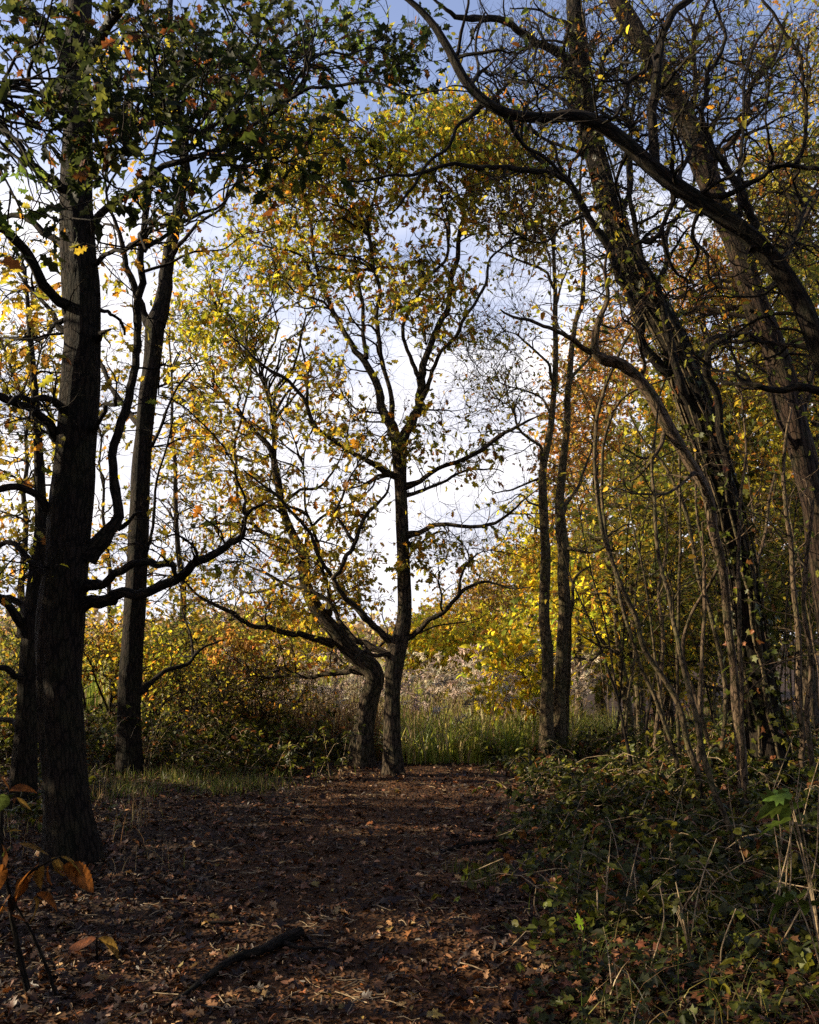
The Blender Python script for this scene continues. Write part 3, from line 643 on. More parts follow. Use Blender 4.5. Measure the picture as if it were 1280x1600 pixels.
slim([(906,1098,10),(904,1050,9),(905,1000,8),(898,930,6),(910,850,4)], 'pale thin trunk deep in the yellow leaves right of the slim pair', 26, [(900,960,60,70,0,1,1,'yellow')], name='maple_tree', d=17, n3=110, size=.09, tmpl=MAPLE)
# --- leaning giants, right
b = ground_at(1196, 8.2); dI = float(b[1])
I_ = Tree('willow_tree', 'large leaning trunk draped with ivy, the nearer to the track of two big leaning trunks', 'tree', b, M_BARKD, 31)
I_.add(root_stem(stem([(a_, b_, w_ * .86) for a_, b_, w_ in [(1200,1190,70),(1192,1120,58),(1180,1040,54),(1168,980,52),(1152,870,52),(1125,762,54),(1092,650,55),(1052,540,54),(1015,470,48),(985,410,42),(960,345,38),(938,262,37),(920,200,36),(911,150,35),(903,80,34),(898,20,32),(890,-80,26),(870,-200,16)]], dI, dI+.4, n=90)), 'trunk', .08, .15)
LI = [([(1066,590,24),(1032,575,17),(1005,540,15),(990,487,15),(968,431,13),(942,375,12),(912,319,11),(880,280,10),(850,268,9),(794,259,8),(730,259,7),(674,259,6),(625,270,5),(569,281,4),(530,272,2)], -1.2),
 ([(880,280,7),(850,250,6),(824,221,6),(790,187,5),(770,160,4),(745,130,2)], None, -1.0),
 ([(905,130,20),(890,112,17),(870,85,15),(845,67,13),(812,49,12),(756,34,11),(719,26,9),(690,10,6),(660,-20,4)], -.7),
 ([(1120,740,20),(1085,660,14),(1062,600,12),(1045,540,12),(1025,470,10),(1000,400,9),(985,330,8),(975,260,6),(985,200,4)], -.5),
 ([(1150,860,18),(1140,780,13),(1128,700,12),(1112,620,12),(1100,560,11),(1112,535,9),(1140,522,8),(1170,520,6),(1200,545,3)], -.7),
 ([(965,350,12),(985,300,8),(992,240,7),(985,180,5),(1000,120,3)], .6), ([(915,190,12),(935,140,8),(950,90,7),(975,40,5),(985,-20,3)], .6),
 ([(940,260,9),(900,230,6),(860,215,5),(820,190,4),(790,150,2)], .7), ([(1010,470,12),(1040,420,9),(1050,360,7),(1080,300,5),(1085,240,3)], .8),
 ([(955,320,8),(915,330,6),(880,355,4),(840,380,3),(810,378,1.5)], -.6)]
for q in LI:
    if q[1] is None: I_.add(stem(q[0], dI + q[2], dI + q[2] + .2, wig=.012, seed=5), 'side_branch', on=I_.last)
    else: I_.add(stem(q[0], dI+.2, dI + q[1], wig=.014, seed=6))
I_.fill([(860,110,150,120,dI,1.4,3,'mixed'), (1000,150,110,140,dI,1.4,3,'olive'), (1000,370,120,100,dI,1.2,2,'mixed'), (820,300,90,60,dI-.8,.8,.8,'mixed')],
        140, 340, 1000, .34, .06, clump=.22, per=4, rtw=.0032, rmid=.008, k3=4, l3=.28)
I_.leaves(OVAL, .055, name='foliage')
# ivy over the leaning trunk
tk = I_.sk[0]; rr = I_.rng; m = 2600
i = (rr.uniform(0, 1, m) ** 1.4 * (len(tk) * .8)).astype(int); th = rr.uniform(0, 2 * math.pi, m)
keep = rr.uniform(0, 1, m) < .35 + .65 * (np.sin(i * .7 + th * 2) > 0); i = i[keep]; th = th[keep]; m = len(i)
rad = np.stack([np.cos(th), np.sin(th), 0 * th], -1)
Cc = tk[i, :3] + rad * (tk[i, 3:4] * 1.05 + np.abs(rr.normal(0, .05, (m, 1)))) + rr.normal(0, .04, (m, 3))
leaf_mesh('ivy', LOBE, Cc, rr.uniform(.04, .085, m), rad * .5 + rr.normal(0, .5, (m, 3)) + np.array([0, 0, -.8]), rad + rr.normal(0, .45, (m, 3)), pal('bramble', m, rr), M_IVY, I_.root, rr)
g = Geo()
for k in range(16):      # ivy and root stems climbing the trunk
    a = rr.uniform(0, 6.3); i0 = rr.integers(0, 6); i1 = rr.integers(40, 82); idx = np.arange(i0, i1, 2)
    aa = a + np.cumsum(rr.normal(0, .12, len(idx))); off = np.stack([np.cos(aa), np.sin(aa), 0 * aa], -1) * (tk[idx, 3:4] * 1.08 + .012)
    g.tubes((tk[idx, :3] + off)[None], np.linspace(.014, .006, len(idx))[None], 6)
g.build('ivy_stem', M_BARKM, I_.root); I_.done()

b = ground_at(1330, 9.6); dK = float(b[1])
K_ = Tree('willow_tree', 'large brown trunk leaning in from the right edge, farther of two big leaning trunks', 'tree', b, M_BARKK, 32)
K_.add(root_stem(stem([(a_, b_, w_ * .86) for a_, b_, w_ in [(1330,1150,56),(1312,1040,48),(1292,930,44),(1273,800,42),(1261,744,43),(1246,680,44),(1230,612,45),(1207,537,45),(1186,487,44),(1167,431,43),(1149,375,42),(1122,319,42),(1100,262,42),(1077,199,41),(1044,131,38),(1008,75,36),(969,11,34),(930,-60,28),(880,-160,18)]], dK, dK-.3, n=90)), 'trunk', .08, .15)
for q in [([(1105,275,14),(1125,240,10),(1160,200,9),(1175,130,8),(1210,80,6),(1230,20,4)], .8), ([(1180,470,14),(1215,440,10),(1240,380,9),(1262,330,7),(1290,280,5)], .7), ([(1150,380,12),(1120,330,9),(1095,330,7),(1060,300,5),(1040,250,3)], -.8),
          ([(1205,540,12),(1165,520,9),(1120,525,8),(1085,560,7),(1060,600,4)], -.8), ([(1070,190,12),(1090,130,9),(1085,60,7),(1110,0,5)], .7), ([(1240,670,14),(1262,620,10),(1280,550,9),(1300,480,7)], .5), ([(1040,125,10),(1000,120,7),(960,140,5),(920,170,3)], -.7), ([(1255,720,9),(1220,650,7),(1195,590,5),(1160,560,3)], -.6)]:
    K_.add(stem(q[0], dK-.1, dK + q[1], wig=.015, seed=6))
K_.fill([(1150,110,130,130,dK,1.5,4,'olive'), (1200,330,90,120,dK+.3,1.4,3,'olive'), (1110,500,110,70,dK+.6,1.2,2,'mixed'), (1220,600,80,100,dK,1.2,1.5,'olive'), (1020,60,100,80,dK,1,1.5,'mixed')],
        140, 340, 1050, .42, .06, clump=.24, per=4, rtw=.0032, rmid=.008, k3=4, l3=.28)
K_.leaves(OVAL, .06); K_.done()

# --- near limb arching over from beyond the right edge
b = np.array([3.35, 5.9, float(gz(3.35, 5.9))]); dL = 5.9
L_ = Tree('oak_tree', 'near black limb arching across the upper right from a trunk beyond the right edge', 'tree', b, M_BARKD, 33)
L_.add(root_stem(stem([(1425,1370,56),(1412,1180,50),(1398,1000,46),(1370,800,42),(1330,640,38),(1300,585,36),(1280,544,32),(1250,469,31),(1205,405,31),(1160,360,29),(1100,319,27),(1055,289,26),(1017,259,25),(980,225,24),(939,195,23),(901,181,20),(849,184,18),(800,179,17),(760,160,17),(726,124,16),(700,75,14),(672,32,12),(632,-5,9),(560,-50,5)], dL, dL-.6, n=120)), 'trunk', .06, .2)
LL = [([(1045,280,24),(1032,262,19),(1026,206,16),(1023,150,15),(1027,82,14),(1047,37,13),(1077,0,12),(1110,-60,8)], -.3),
 ([(1027,85,9),(1008,108,8),(987,127,7),(975,160,6),(958,186,6),(940,196,4)], None, -.45),
 ([(1050,285,13),(1062,300,10),(1090,308,10),(1119,307,10),(1156,296,9),(1205,270,9),(1246,257,8),(1290,262,6)], -.6),
 ([(1244,257,7),(1257,225,6),(1261,176,6),(1255,131,5),(1242,75,5),(1212,30,5),(1190,-10,4)], None, -.5),
 ([(1180,390,15),(1175,365,13),(1164,319,13),(1137,262,12),(1111,232,12),(1098,190,9),(1104,160,8),(1111,112,8),(1130,85,7),(1140,58,6),(1128,25,5),(1120,-10,4)], -.3),
 ([(1056,286,11),(1064,268,8),(1075,248,7),(1080,232,4)], -.1),
 ([(1054,292,11),(1050,320,8),(1038,345,7),(1025,364,7),(1008,376,6),(990,385,4)], -.4),
 ([(1150,350,9),(1151,300,7),(1156,225,6),(1160,150,5),(1172,80,5),(1198,45,4),(1205,30,3)], .3),
 ([(756,160,10),(735,178,8),(715,195,6),(706,210,6),(690,235,5),(677,247,5),(655,275,5),(625,311,4),(600,335,2)], -.6),
 ([(795,180,8),(812,215,7),(850,240,6),(880,275,5),(900,300,3)], .7),
 ([(712,92,8),(722,60,6),(728,30,5),(735,-5,4)], -.5),
 ([(1330,640,20),(1290,610,14),(1260,601,12),(1220,609,11),(1175,607,8)], -.4), ([(900,182,8),(880,150,6),(850,130,5),(800,125,4),(760,115,2)], .5),
 ([(735,135,7),(750,100,5),(745,60,4),(760,20,3)], .5), ([(985,228,8),(970,260,6),(965,300,5),(975,350,3)], .4), ([(1100,318,8),(1085,350,6),(1090,400,5),(1070,440,3)], .5), ([(1210,410,9),(1240,380,7),(1255,330,6),(1275,300,4)], .3)]
for q in LL:
    if q[1] is None: L_.add(stem(q[0], dL + q[2], dL + q[2] - .05, wig=.006, seed=5), 'side_branch', on=L_.last)
    else: L_.add(stem(q[0], dL-.35, dL + q[1], wig=.008, seed=6))
L_.fill([(1100,150,160,150,dL-.3,.8,3,'mixed'), (1200,330,90,110,dL,.8,2,'mixed'), (850,130,140,100,dL-.4,.6,1.6,'dark'), (1130,500,110,90,dL,.6,1,'mixed')],
        80, 190, 520, .14, .05, clump=.18, per=3, rtw=.0022, rmid=.005, k3=4, l3=.2)
L_.leaves(OVAL, .045); L_.done()

# --- pale crooked tree
b = ground_at(1152, 7.6); dJ = float(b[1])
J_ = Tree('hawthorn_tree', 'crooked pale trunk bent like an elbow in front of the ivy draped leaning trunk', 'tree', b, M_BARKP, 34)
J_.add(root_stem(stem([(1158,1170,16),(1150,1090,14),(1147,1044,12),(1137,969,12),(1130,894,13),(1115,830,15),(1104,770,16),(1070,710,18),(1042,664,20),(1021,624,20),(995,590,20),(969,567,19),(944,562,18),(930,549,14),(931,522,12),(936,500,10),(950,465,7),(945,420,5),(955,370,3)], dJ, dJ-.6, n=80)), 'trunk', .1, .2)
for q in [([(940,562,12),(924,552,9),(900,538,8),(875,522,7),(850,508,6),(810,498,5),(779,489,2.5)], -.9), ([(1104,772,9),(1088,740,7),(1060,760,5),(1020,770,4),(985,766,3),(945,772,1.5)], -.8), ([(1040,664,8),(1030,700,6),(1000,720,4),(975,700,3)], -.4), ([(1000,592,8),(1010,560,6),(1000,530,5),(975,500,3)], -.4)]:
    J_.add(stem(q[0], dJ-.3, dJ-.3 + q[1], wig=.012, seed=6))
J_.fill([(960,480,70,60,dJ-.5,.6,2,'mixed'), (1000,740,80,60,dJ-.4,.6,1,'olive')], 14, 30, 70, 1, .05, clump=.18, per=4)
J_.leaves(OVAL, .05); J_.done()

# --- thin saplings and poles, right
def pole(pts, d, lab, seed, dd=0, bark=M_BARKM, group=None, tw=8, tmpl=OVAL):
    b = ground_at(pts[0][0], d); t = Tree('sapling', lab, 'sapling', b, bark, seed, group)
    t.add(root_stem(stem(pts, d, d + dd, n=max(18, len(pts) * 5), wig=.0035, seed=seed)), 'stem', None, 0)
    if tw:
        S = t.sk[0]; k = S[len(S) // 3:-1]; kk = np.random.default_rng(seed).choice(len(k), tw)
        u = norm(t.rng.normal(size=(tw, 3)) + np.array([0, 0, .9])) * t.rng.uniform(.35, 1.3, (tw, 1))
        P, R, _ = t.connect(k[kk, :3] + u, 6, .003, .0016, .002); Q, R2 = t.sub(P, 4, .25, 4, .0018)
        for a in range(len(P)):
            g = Geo(); g.tubes(P[a:a+1], R[a:a+1], 4); g.tubes(Q[a*4:a*4+4], R2[a*4:a*4+4], 3); g.build('twig', bark, t.root)
        E = Q[t.rng.uniform(0, 1, len(Q)) < .6]; t.LC.append((E[:, -1], norm(E[:, -1] - E[:, -2]), np.array(['olive'] * len(E)))); t.leaves(tmpl, .055); t.done()
    return t
pole([(1092,1235,10),(1074,1150,9),(1062,1112,9),(1040,1064,9),(1006,1006,8),(987,950,8),(961,890,7),(944,837,7),(932,762,6),(930,687,6),(938,631,6),(961,567,5),(987,519,4),(1010,480,2)], 7.6, 'long thin sapling bowed left in a tall arch over the brambles', 41)
pole([(1158,1352,9),(1137,1281,9),(1115,1232,9),(1100,1172,9),(1085,1112,8),(1074,1067,8),(1059,1000,7),(1044,931,6),(1030,856,6),(1022,762,5),(1021,706,4),(1030,620,2.5)], 5.9, 'dark slender sapling rising from the brambles and leaning left near the right side', 42, dd=.8)
pole([(1058,1190,7),(1020,1080,6),(975,960,6),(958,880,6),(945,820,5),(940,725,5),(950,669,5),(975,620,4),(1020,600,3),(1070,585,2)], 8.2, 'thin sapling curving back to the right at its tip beside the arched one', 43)
pole([(1062,1175,6),(1059,1059,5),(1060,987,5),(1062,894,5),(1064,837,4),(1062,725,4),(1056,640,3)], 8.6, 'thin straight upright sapling left of the crooked pale trunk', 44)
pole([(1092,1190,7),(1094,1100,7),(1097,1025,6),(1101,950,6),(1099,871,5),(1090,800,4),(1088,700,3)], 7.9, 'thin grey sapling with a slight bend close left of the crooked pale trunk', 45, bark=M_BARKP)
pole([(1160,1150,6),(1156,1000,6),(1154,875,6),(1157,777,5),(1165,700,4),(1160,600,2)], 7.0, 'thin pale sapling standing right in front of the ivy draped trunk', 46, bark=M_BARKP)
pole([(1252,1180,10),(1249,1070,9),(1246,987,9),(1242,912,8),(1235,856,8),(1231,811,7),(1224,740,6),(1235,640,4)], 8.0, 'pale sapling standing close to the right edge before the brown trunk', 47, bark=M_BARKP)
pole([(1128,1180,8),(1132,1070,7),(1110,960,7),(1090,890,6),(1070,800,6),(1040,730,5),(1005,690,4),(980,640,2)], 9.0, 'leaning sapling running parallel to the crooked pale trunk on its left', 48)
pole([(1212,1190,8),(1205,1080,7),(1190,1000,7),(1180,920,6),(1195,830,5),(1210,740,4)], 8.8, 'wavy dark sapling between the ivy draped trunk and the right edge', 49, bark=M_BARKP)
pole([(1024,1160,7),(1030,1080,6),(1036,1000,6),(1030,930,5),(1042,850,4),(1036,770,3)], 10.5, 'slim sapling in sun beside the distant bend of the path', 50, bark=M_BARKP)
pole([(1110,1165,6),(1085,1080,6),(1068,1020,6),(1082,960,5),(1120,890,5),(1150,820,4),(1190,760,3)], 8.5, 'sapling crossing diagonally up to the right through the thicket', 51, bark=M_BARKP)
pole([(1275,1230,9),(1262,1120,8),(1270,1030,8),(1255,940,7),(1262,860,6),(1270,780,5)], 7.0, 'rough pole like sapling at the right edge above the brambles', 52, bark=M_BARKP)
rg = np.random.default_rng(77)
proto_labels = 'one of many bare thin stems crowding the dim thicket at right'
for k in range(34):
    x = rg.uniform(930, 1300); d = rg.uniform(8.5, 16); h = rg.uniform(250, 520); lean = rg.uniform(-90, 70); w = rg.uniform(3, 6) * 9 / d
    yb = float(1010 + (1.6 - gz(ground_at(x, d)[0], d)) * F / d); t_ = np.linspace(0, 1, 7)
    bw = rg.normal(0, 7, 7).cumsum() * .6; bw[0] = 0
    pole([(x + lean * a ** 1.5 + c, yb - h * a, w * (1 - .7 * a)) for a, c in zip(t_, bw)], d, proto_labels, 300 + k, group='bare thin stems in the thicket', tw=9, bark=(M_BARKD, M_BARKM, M_BARKD, M_BARKP)[k % 4])

# ------------------------------------------------------------------ trees and shrubs behind
def back(name, lab, cat, px, d, crowns, n3, seed, tmpl=LOBE, size=.115, leafs=3.0, height=None, stems=1, group=None, n1=26, n2=60, w=.13, bark=M_BARK, spread=.5, clump=.3):
    """crowns: (x, y, rx, ry, depth radius, weight, palette); the trunk rises from the ground under px at distance d"""
    b = ground_at(px, d); t = Tree(name, lab, cat, b, bark, seed, group); r = t.rng
    cs = [(c[0], c[1], c[2], c[3], d + (c[7] if len(c) > 7 else 0), c[4], c[5], c[6]) for c in crowns]
    cc = P3(np.mean([c[0] for c in crowns]), min(c[1] - c[3] * .1 for c in crowns), d)
    g = Geo()
    for k in range(stems):
        e = cc + (r.normal(0, spread, 3) * np.array([1, 1, .3]) if stems > 1 else 0)
        q = np.linspace(0, 1, 14)[:, None]; s0 = b + (r.normal(0, .12, 3) * np.array([1, 1, 0]) if stems > 1 else 0) - np.array([0, 0, .1])
        p = s0 * (1 - q) + e * q; p[:, :2] += np.cumsum(r.normal(0, .02 * (cc[2] - b[2]), (14, 2)), 0) * q * .6
        if stems > 1: p[:, 2] += 0; p[:, :2] = s0[:2] + (p[:, :2] - s0[:2]) * q ** .3
        S = np.column_stack([p, np.linspace(w, w * .22, 14)]); g.tubes(S[None, :, :3], S[None, :, 3], sides_for(w), .04, .2 if stems == 1 else 0, r); t.skel(S)
    g.build('trunk' if stems == 1 else 'stems', bark, t.root)
    t.fill(cs, n1, n2, n3, leafs, .1, clump=clump, per=6, rtw=.004, rmid=.012, k3=2, l3=.28, maxlen=5)
    t.leaves(tmpl, size); t.done(); return t

back('maple_tree', 'yellow leaved tree filling the gap right of the slim pair of trunks', 'tree', 1005, 18, [(985,850,100,110,2,3,'olive'), (1010,960,100,80,2,2,'olive'), (900,930,60,70,1.5,1.8,'yellow')], 900, 101)
back('oak_tree', 'orange leaved tree showing behind the bent elbow of the crooked trunk', 'tree', 935, 21, [(930,590,75,80,2,3,'orange'), (900,690,60,70,2,2,'orange'), (975,500,60,60,2,1,'orange')], 620, 102, tmpl=OAK)
back('willow_tree', 'olive leaved tree behind the ivy draped leaning trunk', 'tree', 1140, 17, [(1110,690,120,140,2.5,3,'olive'), (1170,820,110,110,2,2,'olive'), (1050,620,70,80,2,1,'mixed')], 1100, 103)
back('willow_tree', 'tall olive tree at the right edge behind the brown leaning trunk', 'tree', 1265, 15.5, [(1245,480,90,150,2.5,3,'olive'), (1240,700,80,140,2.2,2,'mixed'), (1230,300,60,80,2,.8,'mixed')], 1000, 104)
back('oak_tree', 'orange brown tree seen between the two big leaning trunks', 'tree', 1110, 22, [(1110,450,85,90,2.2,3,'orange'), (1080,540,70,60,2,1,'gold')], 480, 105, tmpl=OAK)
back('poplar_tree', 'tall pale golden tree far off in the top right corner', 'tree', 1250, 26, [(1255,110,75,150,3,3,'gold'), (1200,280,60,100,2.5,1,'olive')], 420, 106, size=.11, leafs=1.8)
back('hawthorn_tree', 'low dark olive thicket tree filling the lower right wood', 'tree', 1185, 12.5, [(1170,960,120,90,1.6,3,'olive'), (1240,900,70,120,1.5,2,'olive'), (1060,1010,70,70,1.3,1,'olive')], 900, 107, size=.07, w=.07, tmpl=OVAL)
back('hazel_bush', 'green hazel bush over the distant path bend between thin trunks', 'bush', 1040, 20, [(1040,1010,80,70,1.8,3,'yellow'), (970,1040,60,50,1.5,1.5,'olive'), (1100,900,60,80,1.5,1,'olive')], 620, 108, stems=4, w=.05)
back('willow_bush', 'brown and gold bush on the far bank right of the upright forked tree', 'bush', 745, 25, [(745,975,80,90,2.4,3,'gold'), (700,1000,55,60,1.8,2,'gold'), (760,930,40,40,1.5,1,'brown')], 800, 109, stems=5, w=.05, size=.09, clump=.35)
back('willow_bush', 'pale buff bush topping the far bank behind the slim pair of trunks', 'bush', 820, 30, [(815,960,75,90,3,3,'yellow'), (870,900,70,80,3,2,'brown'), (800,900,50,45,2,1.2,'gold')], 720, 110, stems=5, w=.06, size=.11, clump=.4)
back('birch_tree', 'pale buff feathery tree far behind the elbow of the crooked trunk', 'tree', 965, 34, [(965,730,75,75,3,3,'brown'), (920,820,70,60,3,1.5,'gold')], 500, 111, size=.12, clump=.4)
back('oak_tree', 'golden tree standing right of the brown bush on the far bank', 'tree', 870, 24, [(850,820,70,70,2,2,'yellow'), (830,870,60,45,2,1,'gold'), (900,770,50,60,2,1,'orange')], 520, 112, tmpl=OAK)
back('oak_tree', 'dim olive tree closing the view deep in the wood under the orange brown one', 'tree', 1150, 26, [(1100,780,110,130,2.5,3,'olive'), (1200,640,100,110,2.5,2,'mixed'), (1180,900,110,100,2.5,2,'olive')], 1100, 121, size=.14, clump=.45)
back('maple_tree', 'yellow olive tree far back behind the arched saplings', 'tree', 1040, 28, [(1010,740,80,80,2.5,3,'olive'), (960,880,80,90,2.5,2,'olive'), (1060,880,70,100,2.5,2,'olive')], 800, 122, size=.14, clump=.45)
back('alder_tree', 'dark leaved tree whose crown fills the right edge above the brown trunk', 'tree', 1330, 13, [(1270,300,55,190,1.6,2,'olive'), (1250,560,60,140,1.5,2,'olive'), (1270,800,50,120,1.5,2,'olive')], 620, 123, size=.075, tmpl=OVAL, clump=.22)
back('willow_bush', 'glowing yellow green bush beyond the reeds right behind the upright forked tree', 'bush', 690, 20, [(690,1035,60,55,1.3,2,'yellow'), (655,1000,40,50,1,1,'yellow'), (750,1020,60,60,1,1.4,'yellow')], 640, 124, stems=5, w=.03, size=.085, clump=.25)
back('willow_bush', 'golden bush beyond the reeds, seen under the leaning oak', 'bush', 470, 21, [(470,1010,90,42,1.5,2,'yellow'), (400,1020,60,36,1.4,1.4,'gold')], 420, 125, stems=6, w=.03, size=.085, clump=.25)
back('willow_bush', 'yellow olive bush beyond the reeds between the second thick trunk and the leaning oak', 'bush', 300, 22, [(290,1010,90,45,1.5,2,'olive'), (340,1030,60,40,1.4,1.4,'yellow')], 420, 126, stems=6, w=.03, size=.085, clump=.25)
# left background
back('maple_tree', 'sparse golden tree between the thick oak and the left edge of the picture', 'tree', 20, 20, [(35,560,70,120,1.8,2,'gold'), (20,720,70,100,1.8,2,'gold'), (50,860,70,80,1.5,1.2,'gold')], 330, 113, leafs=1.3, tmpl=MAPLE, size=.11, w=.1)
back('maple_tree', 'sparse golden tree in the gap between the two dark trunks at left', 'tree', 178, 21, [(170,620,40,140,1.8,1.2,'gold'), (170,840,50,100,1.5,1.2,'gold')], 200, 114, leafs=1.2, tmpl=MAPLE, size=.1, w=.07)
back('oak_tree', 'golden open crowned tree just right of the second thick trunk', 'tree', 285, 19.5, [(290,560,60,130,1.6,2,'gold'), (280,760,70,110,1.6,2,'gold'), (330,900,70,60,1.4,1,'gold')], 420, 115, leafs=1.7, tmpl=OAK, size=.1, w=.09)
back('hawthorn_bush', 'olive hawthorn bush behind the base of the second thick trunk', 'bush', 170, 14, [(150,1000,90,70,1.3,2.5,'gold'), (230,1050,80,45,1.2,2,'yellow'), (20,1000,60,70,1.2,1.2,'olive')], 700, 116, stems=5, w=.03, size=.06, tmpl=OVAL, clump=.22)
back('hawthorn_bush', 'twiggy olive bush reaching over the reeds at centre left', 'bush', 330, 14.5, [(320,1040,90,35,1.2,2,'yellow'), (400,1050,80,30,1.2,1.5,'gold'), (300,980,70,30,1.2,.8,'olive')], 420, 117, stems=5, w=.03, size=.06, tmpl=OVAL, clump=.22, leafs=1.8)
back('hawthorn_bush', 'dark green bush at the far left edge behind the half hidden trunk', 'bush', -40, 12, [(10,1080,70,60,1.2,2,'olive')], 240, 118, stems=4, w=.03, size=.06, tmpl=OVAL, clump=.22)

back('hawthorn_bush', 'dark tangled scrub bush just right of the second thick trunk', 'bush', 265, 12.9, [(265,1095,85,48,.9,2,'mixed'), (300,1060,60,36,.8,1,'olive')], 300, 127, stems=5, w=.022, size=.05, tmpl=OVAL, clump=.2, leafs=1.5)
back('hawthorn_bush', 'dark tangled scrub bush left of the crooked oak trunk', 'bush', 420, 13.3, [(420,1105,80,44,.9,2,'mixed'), (380,1070,60,36,.8,1,'olive')], 280, 128, stems=5, w=.022, size=.05, tmpl=OVAL, clump=.2, leafs=1.5)
# yellow long-leaved shrub over the reeds
t = back('chestnut_sapling', 'bright yellow shrub with drooping narrow leaves over the reeds', 'bush', 835, 14.0, [(800,1035,55,45,.8,3,'yellow'), (790,1085,40,25,.6,1.2,'yellow'), (845,1060,40,60,.8,1.5,'yellow')], 150, 119, stems=3, w=.025, tmpl=LONG, size=.11, leafs=3.4, n1=16, n2=34, clump=.16)

# distant woodland on the skyline
rg = np.random.default_rng(5)
m = 26000; x = rg.uniform(-130, 110, m); y = rg.uniform(85, 125, m); hh = 3.2 + 2.2 * nz(x * .13, y * .1) + 1.3 * nz(x * .5, y * .4) + np.clip(x, 0, 60) * .12
z = gz(x, y) + np.clip(hh, .8, 14) * rg.uniform(0, 1, m) ** .6
o = leaf_mesh('distant_woodland', LOBE, np.stack([x, y, z], -1), rg.uniform(.4, 1.0, m), rg.normal(0, 1, (m, 3)), rg.normal(0, 1, (m, 3)) + np.array([0, 0, .6]), pal('brown', m, rg) * .9 + .01, M_LEAF, None, rg)
tag(o, 'low brown line of distant woods on the horizon beyond the reeds', 'woodland', kind='stuff')

# ------------------------------------------------------------------ unseen oaks added out of view so their crowns shade the track
def shade(x, y, seed, h, cr, label, group, n=250):
    t = Tree('oak_tree', label, 'tree', np.array([x, y, float(gz(x, y))]), M_BARKD, seed, group)
    q = np.linspace(0, 1, 14)[:, None]; p = t.root.location; p = np.array([p[0], p[1], p[2] - .1]) * (1 - q) + np.array([x + .3, y, h * .85]) * q
    S = np.column_stack([p, np.linspace(.17, .05, 14)]); t.add(S, 'trunk', .06, .25)
    t.fill([('w', (x, y, h * .62), (cr, cr, h * .36), 3, 'mixed'), ('w', (x + .4, y - .3, h * .35), (cr * .8, cr * .8, h * .2), 1.4, 'olive')], 40, 60, n, 2.6, .1, clump=.32, per=6, rtw=.005, rmid=.012, k3=2, l3=.3, maxlen=5)
    t.leaves(LOBE, .19); t.done(); return t
def copy_thing(src, loc, rot, label, group):
    r = src.copy(); COL.objects.link(r); r.location = loc; r.rotation_euler = (0, 0, rot); r['label'] = label; r['group'] = group
    for ch in src.children:
        c = ch.copy(); COL.objects.link(c); c.parent = r
    return r
SL = 'dense autumn oak added outside the picture to shade the track'; SG = 'oaks added around the viewpoint for shade'
s1 = shade(-7.4, 3.6, 201, 7.6, 1.9, SL, SG); s2 = shade(-8.4, 7.6, 202, 7.2, 1.9, SL, SG)
for x, y, r_, s_ in [(-6.3, 6.3, 3.1, s2), (-11.5, 9.6, 2.2, s2), (-8.2, .2, 4.0, s1), (-7.2, -3.2, .6, s2), (-10.5, 1.8, 2.9, s2), (4.9, -.6, 1.7, s1), (7.6, 2.8, 5.1, s2), (.3, -4.6, 3.3, s1), (-3.6, -5.2, 5.5, s2), (4.2, -5.0, .2, s2), (-14, 2.6, 3.4, s2), (-1.6, -2.6, 3.9, s1), (2.2, -2.4, 2.2, s2), (5.4, 3.0, 4.2, s1)]:
    copy_thing(s_.root, (x, y, float(gz(x, y))), r_, SL, SG)

# ------------------------------------------------------------------ leaf litter on the track and under the trees
def up_n(m, rg, s): return norm(rg.normal(0, s, (m, 3)) + np.array([0, 0, 1.0]))
def hor(m, rg, s=.15): a = rg.uniform(0, 2 * math.pi, m); return np.stack([np.cos(a), np.sin(a), rg.normal(0, s, m)], -1)
def litter(name, label, m, tmpl, smin, smax, seed, palette='litter', xr_=(-5.5, 3.2), aspect=1.0):
    rg = np.random.default_rng(seed); y = 2.6 + rg.uniform(0, 1, m) ** 1.25 * 10.2; half = .47 * y + .6
    x = rg.uniform(-1, 1, m) * half; k = (x < edge(y) + 1.2 + rg.exponential(.7, m)) & (x < 4.5); x = x[k]; y = y[k]; m = len(x)
    on = np.exp(-((x - track_c(y)) / .9) ** 2); k = rg.uniform(0, 1, m) > .30 * on; x = x[k]; y = y[k]; m = len(x)
    z = gz(x, y) + .008 + rg.uniform(0, 1, m) ** 2 * .03
    o = leaf_mesh(name, tmpl, np.stack([x, y, z], -1), rg.uniform(smin, smax, m), hor(m, rg, .28), up_n(m, rg, .42), pal(palette, m, rg), M_LITTER, None, rg, .3, .5, aspect)
    tag(o, label, 'leaf litter', kind='stuff')
litter('fallen_leaves', 'brown lobed leaves covering the woodland track', 20000, OAK, .035, .075, 1)
litter('fallen_leaves', 'broad curled maple leaves scattered over the track', 2600, MAPLE, .04, .08, 2)
litter('fallen_leaves', 'small narrow dry leaves strewn all over the track', 34000, OVAL, .022, .055, 3, aspect=.6)
rg = np.random.default_rng(4); m = 2600; g = Geo()
y = 2.8 + rg.uniform(0, 1, m) ** 1.2 * 9.6; x = rg.uniform(-1, 1, m) * (.47 * y + .5); k = x < edge(y) + 1.5; x = x[k]; y = y[k]; m = len(x)
l = rg.uniform(.03, .16, m); a = rg.uniform(0, 6.3, m); t3 = np.linspace(-.5, .5, 4)
P = np.stack([x[:, None] + np.cos(a)[:, None] * l[:, None] * t3, y[:, None] + np.sin(a)[:, None] * l[:, None] * t3, (gz(x, y) + .02)[:, None] + rg.normal(0, .006, (m, 4))], -1)
g.tubes(P, np.full((m, 4), .0022) * rg.uniform(.6, 1.8, (m, 1)), 4)
o = g.build('twig_litter', M_STALK); tag(o, 'short broken twigs and stalks lying among the fallen leaves', 'twigs', kind='stuff')

